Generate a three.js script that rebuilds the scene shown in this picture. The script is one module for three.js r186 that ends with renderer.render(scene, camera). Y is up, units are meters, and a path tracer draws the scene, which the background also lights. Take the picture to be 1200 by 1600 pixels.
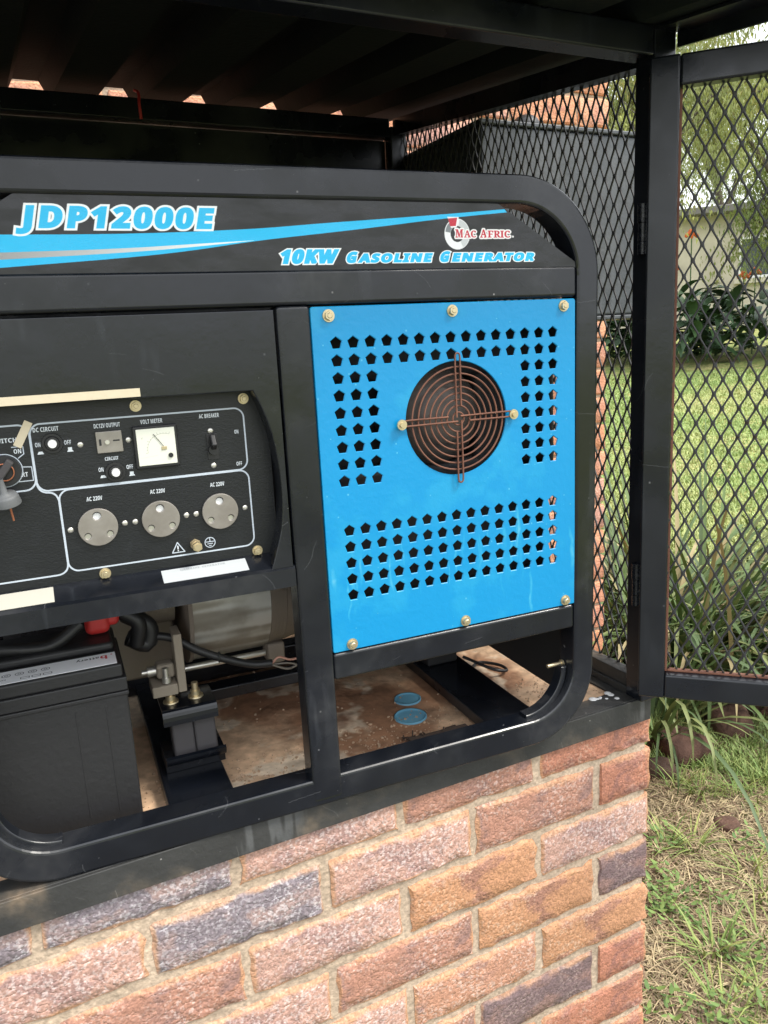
import * as THREE from 'three';
import { RoundedBoxGeometry } from 'three/addons/geometries/RoundedBoxGeometry.js';
import { mergeGeometries, mergeVertices, toCreasedNormals } from 'three/addons/utils/BufferGeometryUtils.js';

// ---------------------------------------------------------------- camera, sky, sun, exposure
const scene = new THREE.Scene();
const camera = new THREE.PerspectiveCamera(2 * Math.atan(800 / 1220) * 180 / Math.PI, 3 / 4, 0.05, 400);
camera.position.set(0, 0.613, 0.935);
camera.rotation.set(-0.214125, -0.393577, -0.0523, 'YXZ');
const renderer = new THREE.WebGLRenderer({ antialias: true });
renderer.toneMapping = THREE.LinearToneMapping;
renderer.toneMappingExposure = 2.05;
renderer.shadowMap.enabled = true;

const rng = (s) => () => { s |= 0; s = s + 0x6D2B79F5 | 0; let t = Math.imul(s ^ s >>> 15, 1 | s); t = t + Math.imul(t ^ t >>> 7, 61 | t) ^ t; return ((t ^ t >>> 14) >>> 0) / 4294967296; };
const hash = (x, y, s) => { let h = Math.imul(x, 374761393) ^ Math.imul(y, 668265263) ^ Math.imul(s, 974634541); h = Math.imul(h ^ h >>> 13, 1274126177); return ((h ^ h >>> 16) >>> 0) / 4294967296; };
const mod = (a, n) => ((a % n) + n) % n;
function vnoise(u, v, n, m, s) {           // tileable value noise on an n x m lattice, u and v in 0..1
  const x = u * n, y = v * m, xi = Math.floor(x), yi = Math.floor(y); let fx = x - xi, fy = y - yi;
  fx = fx * fx * (3 - 2 * fx); fy = fy * fy * (3 - 2 * fy);
  const a = hash(mod(xi, n), mod(yi, m), s), b = hash(mod(xi + 1, n), mod(yi, m), s), c = hash(mod(xi, n), mod(yi + 1, m), s), d = hash(mod(xi + 1, n), mod(yi + 1, m), s);
  return a + (b - a) * fx + (c - a) * fy + (a - b - c + d) * fx * fy;
}
function fbm(u, v, n, o, s, asp = 1) { let t = 0, a = 0.5, w = 0; for (let k = 0; k < o; k++) { t += a * vnoise(u, v, n << k, Math.max(1, Math.round((n << k) * asp)), s + k * 17); w += a; a *= 0.55; } return t / w; }
const sstep = (a, b, x) => { const t = Math.min(1, Math.max(0, (x - a) / (b - a))); return t * t * (3 - 2 * t); };
const mix = (a, b, t) => a.map((q, i) => q + (b[i] - q) * t);

{ // overcast sky: pale, brighter overhead, soft cloud banks
  const w = 512, h = 256, d = new Float32Array(w * h * 4);
  for (let j = 0; j < h; j++) for (let i = 0; i < w; i++) {
    const el = ((j + 0.5) / h - 0.5) * Math.PI, s = Math.sin(el), u = i / w, v = j / h;
    const c = fbm(u, v, 6, 5, 3);
    let L = el > 0 ? (0.85 + 0.5 * s) * (0.72 + 0.56 * c) : 0.6;
    const k = (j * w + i) * 4; d[k] = L * 0.965; d[k + 1] = L; d[k + 2] = L * 1.055; d[k + 3] = 1;
  }
  const t = new THREE.DataTexture(d, w, h, THREE.RGBAFormat, THREE.FloatType);
  t.mapping = THREE.EquirectangularReflectionMapping; t.magFilter = t.minFilter = THREE.LinearFilter; t.wrapS = THREE.RepeatWrapping; t.needsUpdate = true;
  scene.background = t; scene.environment = t;
}
const sun = new THREE.DirectionalLight(new THREE.Color(1, 0.95, 0.86), 2.0);
sun.position.set(6.5, 10, 4.8); sun.target.position.set(0.5, 0, 0); sun.castShadow = true; sun.shadow.radius = 26;
Object.assign(sun.shadow.camera, { left: -14, right: 22, top: 20, bottom: -14, near: 0.1, far: 80 }); sun.shadow.mapSize.set(2048, 2048);
scene.add(sun, sun.target);

// ---------------------------------------------------------------- helpers
const taken = {};
const numbered = (n) => { const k = taken[n] = (taken[n] ?? -1) + 1; return k ? `${n}_${String(k).padStart(3, '0')}` : n; };
const shade = (o) => { o.castShadow = o.receiveShadow = true; return o; };
function thing(name, label, category, group, pos = [0, 0, 0], ry = 0) {
  const o = new THREE.Group(); o.name = numbered(name); o.position.set(...pos); o.rotation.y = ry; o.userData = { label, category };
  if (group) o.userData.group = group; scene.add(o); return o;
}
function part(name, geo, m, parent) { const o = shade(new THREE.Mesh(geo, m)); o.name = name; parent.add(o); return o; }
function solo(name, label, category, geo, m, group) { const o = shade(new THREE.Mesh(geo, m)); o.name = numbered(name); o.userData = { label, category }; if (group) o.userData.group = group; scene.add(o); return o; }
function boxUV(g, s = 1) {                  // uv in metres by the main direction of the normal
  const p = g.attributes.position, n = g.attributes.normal, uv = new Float32Array(p.count * 2);
  for (let i = 0; i < p.count; i++) {
    const ax = Math.abs(n.getX(i)), ay = Math.abs(n.getY(i)), az = Math.abs(n.getZ(i));
    const [a, b] = az >= ax && az >= ay ? [p.getX(i), p.getY(i)] : ax >= ay ? [p.getZ(i), p.getY(i)] : [p.getX(i), p.getZ(i)];
    uv[2 * i] = a * s; uv[2 * i + 1] = b * s;
  }
  g.setAttribute('uv', new THREE.BufferAttribute(uv, 2)); return g;
}
const bx = (x0, x1, y0, y1, z0, z1, r = 0.003, seg = 2) => { const w = x1 - x0, h = y1 - y0, d = z1 - z0; const rr = Math.min(r, w / 2.01, h / 2.01, d / 2.01); const g = new RoundedBoxGeometry(w, h, d, seg, rr); g.translate((x0 + x1) / 2, (y0 + y1) / 2, (z0 + z1) / 2); return boxUV(g); };
const norm = (g) => { const q = g.index ? g.toNonIndexed() : g; for (const k of Object.keys(q.attributes)) if (!['position', 'normal', 'uv'].includes(k)) q.deleteAttribute(k); return q; };
const merge = (gs) => mergeGeometries(gs.map(norm));
const cyl = (r0, r1, h, seg, axis, at, cap = false) => { const g = new THREE.CylinderGeometry(r0, r1, h, seg, 1, cap); if (axis === 'z') g.rotateX(Math.PI / 2); if (axis === 'x') g.rotateZ(-Math.PI / 2); g.translate(...at); return g; };
const tube = (pts, r, seg = 24, rad = 8, closed = false) => new THREE.TubeGeometry(new THREE.CatmullRomCurve3(pts.map((p) => new THREE.Vector3(...p)), closed), seg, r, rad, closed);
function extrude(shape, depth, bevel, z, cs = 14) {
  const g = new THREE.ExtrudeGeometry(shape, { depth: depth - 2 * bevel, bevelEnabled: bevel > 0, bevelThickness: bevel, bevelSize: bevel, bevelOffset: -bevel, bevelSegments: 3, curveSegments: cs });
  g.translate(0, 0, z - depth + bevel); return boxUV(g);
}
const poly = (pts, T = THREE.Shape) => { const s = new T(); pts.forEach((p, i) => i ? s.lineTo(...p) : s.moveTo(...p)); s.closePath(); return s; };
function rrect(x0, y0, x1, y1, rt, rb, T = THREE.Shape) {
  const s = new T(); s.moveTo(x0 + rb, y0); s.lineTo(x1 - rb, y0); s.absarc(x1 - rb, y0 + rb, rb, -Math.PI / 2, 0); s.lineTo(x1, y1 - rt); s.absarc(x1 - rt, y1 - rt, rt, 0, Math.PI / 2);
  s.lineTo(x0 + rt, y1); s.absarc(x0 + rt, y1 - rt, rt, Math.PI / 2, Math.PI); s.lineTo(x0, y0 + rb); s.absarc(x0 + rb, y0 + rb, rb, Math.PI, 1.5 * Math.PI); return s;
}
function tex(w, h, fn, size, srgb = true) { // fn(u, v) -> [r, g, b] 0..255; size = metres per tile (or null for 0..1 uv)
  const d = new Uint8Array(w * h * 4);
  for (let j = 0; j < h; j++) for (let i = 0; i < w; i++) { const c = fn(i / w, j / h); const k = (j * w + i) * 4; for (let q = 0; q < 3; q++) d[k + q] = Math.max(0, Math.min(255, Array.isArray(c) ? c[q] : c)); d[k + 3] = 255; }
  const t = new THREE.DataTexture(d, w, h); if (srgb) t.colorSpace = THREE.SRGBColorSpace; t.wrapS = t.wrapT = THREE.RepeatWrapping; t.magFilter = THREE.LinearFilter; t.minFilter = THREE.LinearMipmapLinearFilter; t.generateMipmaps = true;
  if (size) t.repeat.set(1 / size[0], 1 / size[1]); t.needsUpdate = true; return t;
}
function canvasTex(w, h, draw) { const c = document.createElement('canvas'); c.width = w; c.height = h; draw(c.getContext('2d'), w, h); const t = new THREE.CanvasTexture(c); t.colorSpace = THREE.SRGBColorSpace; t.anisotropy = 8; return t; }
const std = (o) => new THREE.MeshStandardMaterial(o);
const lin = (r, g, b) => new THREE.Color().setRGB(r, g, b);
function flatUV(g, x0, x1, y0, y1) { const p = g.attributes.position, uv = new Float32Array(p.count * 2); for (let i = 0; i < p.count; i++) { uv[2 * i] = (p.getX(i) - x0) / (x1 - x0); uv[2 * i + 1] = (p.getY(i) - y0) / (y1 - y0); } g.setAttribute('uv', new THREE.BufferAttribute(uv, 2)); return g; }

// ---------------------------------------------------------------- surface textures
function scatter(n, seed) { const r = rng(seed); return Array.from({ length: n }, () => [r(), r(), r(), r()]); }
function paintMap(base, dust, amount, specks, seed, size, mottle = 0.25) {   // black or coloured paint with dust smears, chips and hair scratches
  const w = 1024, sp = scatter(specks, seed), sc = scatter(specks >> 2, seed + 5), grid = new Float32Array(w * w);
  for (const [a, b, c, e] of sp) { const x = Math.floor(a * w), y = Math.floor(b * w), r = c < 0.8 ? 0 : 1; for (let j = -r; j <= r; j++) for (let i = -r; i <= r; i++) grid[mod(y + j, w) * w + mod(x + i, w)] = 0.15 + 0.5 * e * e; }
  for (const [a, b, c, e] of sc) { const len = 10 + c * 50, an = e * 6.28; for (let k = 0; k < len; k++) grid[mod(Math.floor(b * w + Math.sin(an) * k), w) * w + mod(Math.floor(a * w + Math.cos(an) * k + 3 * Math.sin(k * 0.1)), w)] = 0.12 + 0.16 * c; }
  return tex(w, w, (u, v) => {
    const d = sstep(0.46, 0.7, fbm(u, v, 5, 6, seed)) * amount * (0.55 + 0.9 * fbm(u, v, 70, 2, seed + 3)), m = (fbm(u, v, 24, 3, seed + 9) - 0.5) * mottle;
    const f = grid[Math.floor(v * w) * w + Math.floor(u * w)];
    const sm = sstep(0.56, 0.72, fbm(u, v, 44, 3, seed + 21, 0.14)) * sstep(0.5, 0.66, fbm(u, v, 4, 3, seed + 25)) * amount * 0.35;   // dry wiped scuffs
    return mix(mix(mix(base.map((q) => q * (1 + m)), dust, d), [150, 152, 154], sm), [205, 200, 192], f);
  }, size);
}
const roughTex = (lo, hi, n, seed, size) => tex(512, 512, (u, v) => lo + (hi - lo) * sstep(0.3, 0.72, fbm(u, v, n, 5, seed)), size, false);
const orangePeel = tex(512, 512, (u, v) => 255 * (0.6 * fbm(u, v, 40, 3, 77) + 0.4 * fbm(u, v, 6, 3, 78)), [0.25, 0.25], false);

const M = {};
M.paint = std({ map: paintMap([16, 19, 25], [82, 80, 78], 0.34, 260, 11, [0.8, 0.8]), roughness: 1, roughnessMap: roughTex(46, 104, 5, 21, [0.55, 0.55]), bumpMap: orangePeel, bumpScale: 0.00012 });
M.cagePaint = std({ map: paintMap([20, 23, 29], [80, 78, 76], 0.24, 170, 41, [0.9, 0.9]), roughness: 1, roughnessMap: roughTex(54, 110, 6, 31, [0.6, 0.6]), bumpMap: orangePeel, bumpScale: 0.00014 });
M.tray = std({ map: paintMap([50, 50, 49], [128, 110, 90], 0.85, 200, 51, [0.7, 0.7]), roughness: 0.62, bumpMap: orangePeel, bumpScale: 0.001 });
M.meshPaint = std({ color: lin(0.042, 0.042, 0.042), roughness: 0.65, map: tex(256, 256, (u, v) => mix([235, 235, 240], [190, 140, 110], sstep(0.55, 0.7, fbm(u, v, 5, 4, 91))), [0.5, 0.5]) });
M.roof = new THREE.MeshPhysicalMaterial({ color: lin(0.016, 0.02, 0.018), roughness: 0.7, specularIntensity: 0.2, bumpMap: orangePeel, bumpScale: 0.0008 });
M.matt = std({ color: lin(0.014, 0.014, 0.015), roughness: 0.7 });
M.blue = std({ map: (() => { const r = rng(63), st = Array.from({ length: 34 }, () => [r(), 0.72 + 0.3 * r() * r(), 0.002 + 0.007 * r(), 0.02 + 0.1 * r(), 0.1 + 0.3 * r()]), sp = Array.from({ length: 90 }, () => [r(), r(), 0.0008 + 0.0016 * r()]); return tex(1024, 1024, (u, v) => { let k = 0; const w = 1 - v, jx = (fbm(u, v, 14, 3, 65) - 0.5) * 0.03; if (w > 0.62) for (const [x, y, sx, sy, a] of st) { const dx = (u + jx - x) / sx, dy = (w - y) / sy; const e = dx * dx + dy * dy; if (e < 1) k = Math.max(k, a * (1 - e)); } k *= 0.4 + fbm(u, v, 60, 2, 66); for (const [x, y, q] of sp) if (Math.abs(u - x) < q && Math.abs(v - y) < q) k = Math.max(k, 0.45); k = Math.max(k, 0.12 * sstep(0.55, 0.75, fbm(u, v, 7, 5, 67))); return mix([0, 135, 190], [176, 206, 214], k); }, [0.46, 0.46]); })(), roughness: 0.36, bumpMap: orangePeel, bumpScale: 0.0004 });
M.brass = std({ color: lin(0.62, 0.52, 0.34), roughness: 0.36, metalness: 0.85 });
M.zinc = std({ color: lin(0.62, 0.6, 0.55), roughness: 0.35, metalness: 0.8 });
M.rust = std({ color: lin(0.27, 0.135, 0.09), roughness: 0.75, map: tex(256, 64, (u, v) => mix([255, 240, 230], [150, 130, 125], fbm(u, v, 9, 4, 7)), null) });
M.galv = std({ color: lin(0.58, 0.58, 0.57), roughness: 0.42, metalness: 0.45, map: tex(512, 512, (u, v) => mix([238, 238, 234], [168, 162, 150], sstep(0.35, 0.7, fbm(u, v, 4, 6, 13) * 0.6 + 0.4 * vnoise(u, v, 2, 40, 5))), [0.3, 0.3]) });
M.cast = std({ color: lin(0.26, 0.22, 0.17), roughness: 0.7, bumpMap: orangePeel, bumpScale: 0.001 });
M.castBrown = std({ color: lin(0.2, 0.165, 0.135), roughness: 0.65, bumpMap: orangePeel, bumpScale: 0.001 });
M.rubber = std({ color: lin(0.05, 0.046, 0.048), roughness: 0.75 });
M.plastic = std({ color: lin(0.012, 0.012, 0.013), roughness: 0.45 });
M.batteryCase = std({ color: lin(0.017, 0.017, 0.018), roughness: 0.5, bumpMap: orangePeel, bumpScale: 0.0006 });
M.red = std({ color: lin(0.5, 0.03, 0.03), roughness: 0.5 });
M.white = std({ color: lin(0.75, 0.75, 0.74), roughness: 0.45 });
M.tape = std({ color: lin(0.66, 0.57, 0.41), roughness: 0.7, bumpMap: orangePeel, bumpScale: 0.0006 });
M.tapePale = std({ color: lin(0.44, 0.42, 0.36), roughness: 0.7 });
M.copper = std({ color: lin(0.5, 0.19, 0.1), roughness: 0.45, metalness: 0.6 });
M.greyPlastic = std({ color: lin(0.12, 0.125, 0.13), roughness: 0.55 });
M.steelPlate = std({ color: lin(0.4, 0.38, 0.36), roughness: 0.36, metalness: 0.45, map: tex(256, 256, (u, v) => mix([240, 238, 234], [195, 190, 184], fbm(u, v, 6, 4, 19)), [0.1, 0.1]) });
M.pipeBlue = std({ color: lin(0.15, 0.38, 0.52), roughness: 0.45 });
M.greySteel = std({ map: paintMap([64, 68, 73], [96, 96, 94], 0.3, 160, 71, [0.8, 0.8]), roughness: 0.5, bumpMap: orangePeel, bumpScale: 0.0008 });

// brick faces: clay tones with purple burn, pale flecks, a smoother orange arris and a fine crackled relief
const crackle = tex(1024, 512, (u, v) => {
  const a = 1 - Math.abs(2 * fbm(u, v, 52, 3, 101, 0.5) - 1), b = fbm(u, v, 120, 2, 111, 0.5), c = fbm(u, v, 14, 3, 121, 0.5);
  return 255 * (0.42 * (1 - Math.pow(a, 5)) + 0.36 * b + 0.22 * c);
}, [1, 1], false);
const relief = (ox, oy) => { const t = crackle.clone(); t.repeat.set(0.46, 0.31); t.offset.set(ox, oy); t.needsUpdate = true; return t; };
function brickMap(clay, burn, flake, burnAmt, flakeAmt, seed, arris = [204, 146, 100]) {
  return tex(640, 216, (u, v) => {
    const wx = mod(u + (fbm(u, v, 7, 3, seed + 71, 0.4) - 0.5) * 0.3, 1), wy = mod(v + (fbm(u, v, 9, 3, seed + 81, 0.4) - 0.5) * 0.5, 1);
    const b = sstep(0.6 - burnAmt * 0.35, 0.84 - burnAmt * 0.3, fbm(wx, wy, 4, 5, seed, 0.5)), f = sstep(0.5, 0.68, fbm(u, v, 64, 2, seed + 31, 0.36)) * sstep(0.45 - flakeAmt * 0.4, 0.8 - flakeAmt * 0.3, fbm(u, v, 5, 4, seed + 41, 0.4));
    const ed = Math.min(Math.min(u, 1 - u) * 0.45, v * 0.16, (1 - v) * 0.0795), k = sstep(0.012, 0.001, ed + (fbm(u, v, 10, 4, seed + 61, 0.4) - 0.5) * 0.02);
    const g = 0.82 + 0.36 * fbm(u, v, 90, 2, seed + 51, 0.36), c = mix(mix(mix(clay, burn, b * 0.85), flake, f * 0.5), arris, k * 0.7);
    const m = (c[0] + c[1] + c[2]) / 3; return c.map((q) => (m + (q - m) * 0.86) * g * 0.97);
  }, null);
}
const brickMats = [
  [[190, 134, 106], [150, 112, 104], [222, 202, 192], 0.35, 0.6],
  [[192, 146, 128], [160, 124, 118], [226, 210, 204], 0.3, 0.9],
  [[178, 124, 102], [134, 106, 104], [216, 198, 190], 0.6, 0.55],
  [[160, 132, 126], [126, 116, 124], [218, 214, 216], 0.7, 0.95],
  [[194, 136, 96], [154, 106, 90], [216, 184, 158], 0.3, 0.25],
  [[182, 116, 90], [146, 98, 88], [208, 168, 146], 0.35, 0.25],
  [[142, 108, 100], [116, 94, 96], [180, 156, 148], 0.7, 0.4],
  [[184, 128, 100], [138, 108, 106], [220, 202, 194], 0.5, 0.7],
  [[194, 142, 120], [164, 120, 110], [226, 208, 200], 0.25, 0.75],
].map((a, i) => std({ map: brickMap(...a, 200 + i * 60), roughness: 0.58, bumpMap: relief(0.13 * i, 0.29 * i), bumpScale: 0.0021 }));
M.mortar = std({ map: tex(512, 512, (u, v) => { const n = fbm(u, v, 8, 6, 301), g = fbm(u, v, 90, 2, 302); return mix([190, 170, 148], [158, 140, 120], n).map((q) => q * (0.85 + 0.3 * g)); }, [0.4, 0.4]), roughness: 0.95, bumpMap: orangePeel, bumpScale: 0.003 });
M.mud = std({ map: tex(1024, 1024, (u, v) => {
  const a = fbm(u, v, 4, 6, 401), b = fbm(u, v, 9, 5, 411), c = fbm(u, v, 60, 3, 421);
  let q = mix([204, 170, 138], [150, 110, 82], sstep(0.45, 0.64, a)); q = mix(q, [216, 198, 174], sstep(0.54, 0.62, b) * 0.8); q = mix(q, [112, 76, 54], sstep(0.66, 0.76, b * 0.5 + a * 0.5)); return q.map((t) => t * (0.82 + 0.36 * c));
}, [0.9, 0.9]), roughness: 0.8, bumpMap: tex(512, 512, (u, v) => 255 * (0.5 * fbm(u, v, 12, 6, 431) + 0.5 * sstep(0.4, 0.7, fbm(u, v, 5, 5, 441))), [0.45, 0.45], false), bumpScale: 0.006 });

// the plinth and the cage stand 3.2 degrees off the generator's line: C is their common foot point and turn
const C0 = [0.885, -0.008, -0.046], CR = 3.2 * Math.PI / 180;

// ---------------------------------------------------------------- ground
const GY = -0.87;                                                        // ground beside the plinth
const terrain = (x, z) => { const d = Math.hypot(x, z); const t = Math.max(0, d - 3.2) * sstep(3, -1, z); return GY - 0.008 + (t < 26 ? 0.0715 * t * t / (t + 0.8) : 0.0715 * 26 * 26 / 26.8) + 0.012 * Math.sin(x * 3.1 + z) * Math.sin(z * 2.3 + 1); };
{
  const N = 150, pos = [], idx = [], uv = [];
  const ax = (i) => { const t = i / N * 2 - 1; return Math.sign(t) * (Math.abs(t) * 6 + Math.pow(Math.abs(t), 5) * 190); };
  for (let j = 0; j <= N; j++) for (let i = 0; i <= N; i++) { const x = ax(i) + 0.8, z = ax(j) - 1; pos.push(x, terrain(x, z), z); uv.push(x, z); }
  for (let j = 0; j < N; j++) for (let i = 0; i < N; i++) { const a = j * (N + 1) + i; idx.push(a, a + N + 1, a + 1, a + 1, a + N + 1, a + N + 2); }
  const g = new THREE.BufferGeometry(); g.setAttribute('position', new THREE.Float32BufferAttribute(pos, 3)); g.setAttribute('uv', new THREE.Float32BufferAttribute(uv, 2)); g.setIndex(idx); g.computeVertexNormals();
  const lawn = tex(1024, 1024, (u, v) => { const a = fbm(u, v, 5, 6, 501), b = fbm(u, v, 110, 2, 511), c = fbm(u, v, 30, 3, 521); const q = mix(mix([124, 134, 68], [158, 152, 96], sstep(0.4, 0.65, a)), [100, 122, 54], sstep(0.5, 0.7, c) * 0.7); return q.map((t) => t * (0.7 + 0.6 * b)); }, [2.7, 2.7]);
  const o = new THREE.Mesh(g, std({ map: lawn, roughness: 0.95, bumpMap: tex(512, 512, (u, v) => 255 * fbm(u, v, 60, 3, 531), [0.9, 0.9], false), bumpScale: 0.02 })); o.name = 'lawn'; o.receiveShadow = true; o.userData = { kind: 'structure' }; scene.add(o);
}

{ // unseen grey ground sheet in front, added to neutralise green bounce and dim reflections
  const g = new THREE.PlaneGeometry(8, 6, 40, 30); g.rotateX(-Math.PI / 2); g.translate(-1.2, 0, 3.3); const p = g.attributes.position; for (let i = 0; i < p.count; i++) p.setY(i, terrain(p.getX(i), p.getZ(i)) + 0.02); g.computeVertexNormals(); boxUV(g);
  const o = new THREE.Mesh(g, std({ roughness: 0.9, map: tex(512, 512, (u, v) => { const n = fbm(u, v, 5, 6, 541); return mix([104, 103, 102], [80, 79, 78], n); }, [1.5, 1.5]) })); o.name = 'added_paving'; o.receiveShadow = true; o.userData = { kind: 'structure' }; scene.add(o);
}

// ---------------------------------------------------------------- brick plinth
function brickGeo(L, H, D, seed, nx, ny, end) {        // front face torn and uneven, edges worn; foot at centre of the back-bottom-left
  const r = rng(seed), off = [r(), r()], pos = [], idx = [];
  const X = (i) => { const t = i / nx; return t === 0 ? 0 : t === 1 ? 1 : 0.02 + 0.96 * (i - 1) / (nx - 2); };
  const Y = (j) => { const t = j / ny; return t === 0 ? 0 : t === 1 ? 1 : 0.06 + 0.88 * (j - 1) / (ny - 2); };
  const n3 = (x, y, k) => (fbm(mod(x * 0.9 + off[0], 1), mod(y * 0.5 + off[1], 1), 7, 3, seed + k) - 0.5);
  const grid = [];
  for (let j = 0; j <= ny; j++) for (let i = 0; i <= nx; i++) {
    const u = X(i), v = Y(j), edge = (i === 0 || i === nx || j === 0 || j === ny);
    const wx = (i === 0 || i === 1 ? 1 : i >= nx - 1 ? 1 : 0) * n3(0.2 + u, v * 3, 2) * 0.013, wy = (j <= 1 || j >= ny - 1 ? 1 : 0) * n3(u * 4, 0.3 + v, 4) * 0.012;
    grid.push(pos.length / 3); pos.push(u * L + wx, v * H + wy, (edge ? -0.0035 : 0) + n3(u * 5, v * 2, 6) * 0.0045);
  }
  for (let j = 0; j < ny; j++) for (let i = 0; i < nx; i++) { const a = j * (nx + 1) + i; idx.push(a, a + 1, a + nx + 1, a + 1, a + nx + 2, a + nx + 1); }
  const ring = []; for (let i = 0; i < nx; i++) ring.push(i); for (let j = 0; j < ny; j++) ring.push(j * (nx + 1) + nx); for (let i = nx; i > 0; i--) ring.push(ny * (nx + 1) + i); for (let j = ny; j > 0; j--) ring.push(j * (nx + 1));
  const b0 = pos.length / 3; for (const k of ring) pos.push(pos[3 * k], pos[3 * k + 1], -D);
  for (let k = 0; k < ring.length; k++) { const q = (k + 1) % ring.length; idx.push(ring[k], b0 + k, ring[q], ring[q], b0 + k, b0 + q); }
  let g = new THREE.BufferGeometry(); g.setAttribute('position', new THREE.Float32BufferAttribute(pos, 3)); g.setIndex(idx);
  g = toCreasedNormals(g, 0.7); flatUV(g, 0, 0.2385, 0, H); if (L < 0.2) { const uv = g.attributes.uv, o = seed % 2 ? 0.53 : 0; for (let i = 0; i < uv.count; i++) uv.setX(i, uv.getX(i) + o); }
  return g;
}
const BL = 0.2385, BH = 0.0795, PITCH = 0.251, COURSE = 0.0913, BW = 0.113;
const stretchers = Array.from({ length: 8 }, (_, i) => brickGeo(BL, BH, 0.1, 900 + i * 7, 14, 6)), headers = Array.from({ length: 4 }, (_, i) => brickGeo(BW, BH, 0.1, 990 + i * 7, 8, 6));
{
  const t = thing('brick_plinth', 'rough face brick plinth with sandy mortar carrying the generator cage', 'plinth', null, C0, CR);
  part('mortar_core', bx(-1.75, 0.0045, GY - 0.05, -0.012, -0.86, -0.0116, 0.002), M.mortar, t);
  const slab = part('slab', bx(-1.75, -0.006, -0.04, -0.0035, -0.85, -0.006, 0.002), M.mud, t);
  const r = rng(4);
  // tones of the bricks the photograph shows, from the corner inwards, course by course
  const tone = [[5, 2, 1, 3, 3, 2], [5, 2, 1, 3, 1, 1], [1, 4, 1, 2, 1, 4], [6, 4, 2, 1, 0, 0], [4, 0, 1, 0, 1, 5], [5, 6, 2, 4, 1, 0], [5, 5, 2, 5, 0, 0], [5, 0, 4, 2, 0, 1], [2, 5, 0, 4, 1, 0], [0, 2, 5, 0, 4, 1]];
  for (let c = 0; c < 10; c++) {
    const y = -0.098 - c * COURSE + 0.0059 + (c ? 0 : 0), odd = c % 2 === 0; let x = 0.0125, k = 0;
    while (x > -1.6) {
      const half = !odd && k === 0, L = half ? BW : BL, b = part(k || c ? 'brick' : 'brick', half ? headers[c % 4] : stretchers[Math.floor(r() * 8)], brickMats[(tone[c] || [])[k] ?? Math.floor(r() * 7)], t);
      b.position.set(x - L, y + (r() - 0.5) * 0.003, -0.0075 + (r() - 0.5) * 0.002); b.rotation.z = (r() - 0.5) * 0.008;
      x -= half ? BW + 0.0125 : PITCH; k++;
    }
    let z = -0.09 + (odd ? 0.0 : 0.01); k = 0;                             // return face round the corner
    while (z > -0.85) { const half = odd && k === 0, L = half ? BW : BL; const b = part('brick', half ? headers[(c + 1) % 4] : stretchers[Math.floor(r() * 8)], brickMats[Math.floor(r() * 7)], t); b.rotation.y = Math.PI / 2; b.position.set(0.0125, y, z - 0.013); z -= L + 0.0125; k++; }
  }
  // dried mud crumbs and chips on the slab, too small to count
  const cg = new THREE.IcosahedronGeometry(0.0022, 0), im = new THREE.InstancedMesh(cg, std({ color: lin(0.42, 0.29, 0.19), roughness: 0.95 }), 1500), m4 = new THREE.Matrix4(), q = new THREE.Quaternion(), e = new THREE.Euler();
  for (let i = 0; i < 1500; i++) { const f = r(), s = 0.35 + 1.5 * r() * r(); e.set(r() * 6, r() * 6, r() * 6); q.setFromEuler(e); m4.compose(new THREE.Vector3(-0.05 - r() * 0.95, -0.003, f < 0.75 ? -0.06 - 0.12 * r() : -0.06 - r() * 0.5), q, new THREE.Vector3(s, s * 0.7, s)); im.setMatrixAt(i, m4); }
  im.name = 'mud_crumbs'; im.userData = { kind: 'stuff' }; shade(im); t.add(im);
}

// ---------------------------------------------------------------- steel cage over the plinth, its roof and its open door
function expanded(w, h, top, pw = 0.0236, ph = 0.0435, t = 0.0029) {  // expanded metal: wavy upright strands touching at the knuckles, in the x-y plane
  const gs = [], n = Math.floor(w / (pw / 2)), S = 10, pos = [], idx = [], nor = [];
  for (let k = 0; k <= n; k++) {
    const xk = k * pw / 2, yt = top ? top(xk) : h, steps = Math.floor(yt / ph * S); let prev = -1;
    for (let j = 0; j <= steps; j++) {
      const y = j / S * ph, ph1 = mod(y / ph, 1), tri = 1 - 4 * Math.abs(ph1 - 0.5), s = Math.sin(tri * Math.PI / 2) * 0.35 + tri * 0.65;
      const near = Math.abs(s), x = xk + (k % 2 ? 1 : -1) * s * (pw / 4 - 0.0004), hw = t * (0.5 + 0.28 * Math.pow(near, 6)), hz = t * 0.62, b = pos.length / 3, zz = s * (k % 2 ? 1 : -1) * 0.0008 + 0.003 * Math.sin(xk * 7 + y * 4) * Math.sin(y * 3.3 + 1);
      pos.push(x - hw, y, zz + hz, x + hw, y, zz + hz, x + hw, y, zz - hz, x - hw, y, zz - hz);
      if (prev >= 0) for (let q = 0; q < 4; q++) { const r = (q + 1) % 4; idx.push(prev + q, prev + r, b + q, prev + r, b + r, b + q); }
      prev = b;
    }
  }
  let g = new THREE.BufferGeometry(); g.setAttribute('position', new THREE.Float32BufferAttribute(pos, 3)); g.setIndex(idx);
  g.computeVertexNormals(); return boxUV(g);
}
const SL = 0.119;                                                        // roof fall towards the front
const cage = thing('generator_cage', 'black steel cage with expanded mesh side, sheet roof and open mesh door', 'cage', null, C0, CR);
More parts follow.
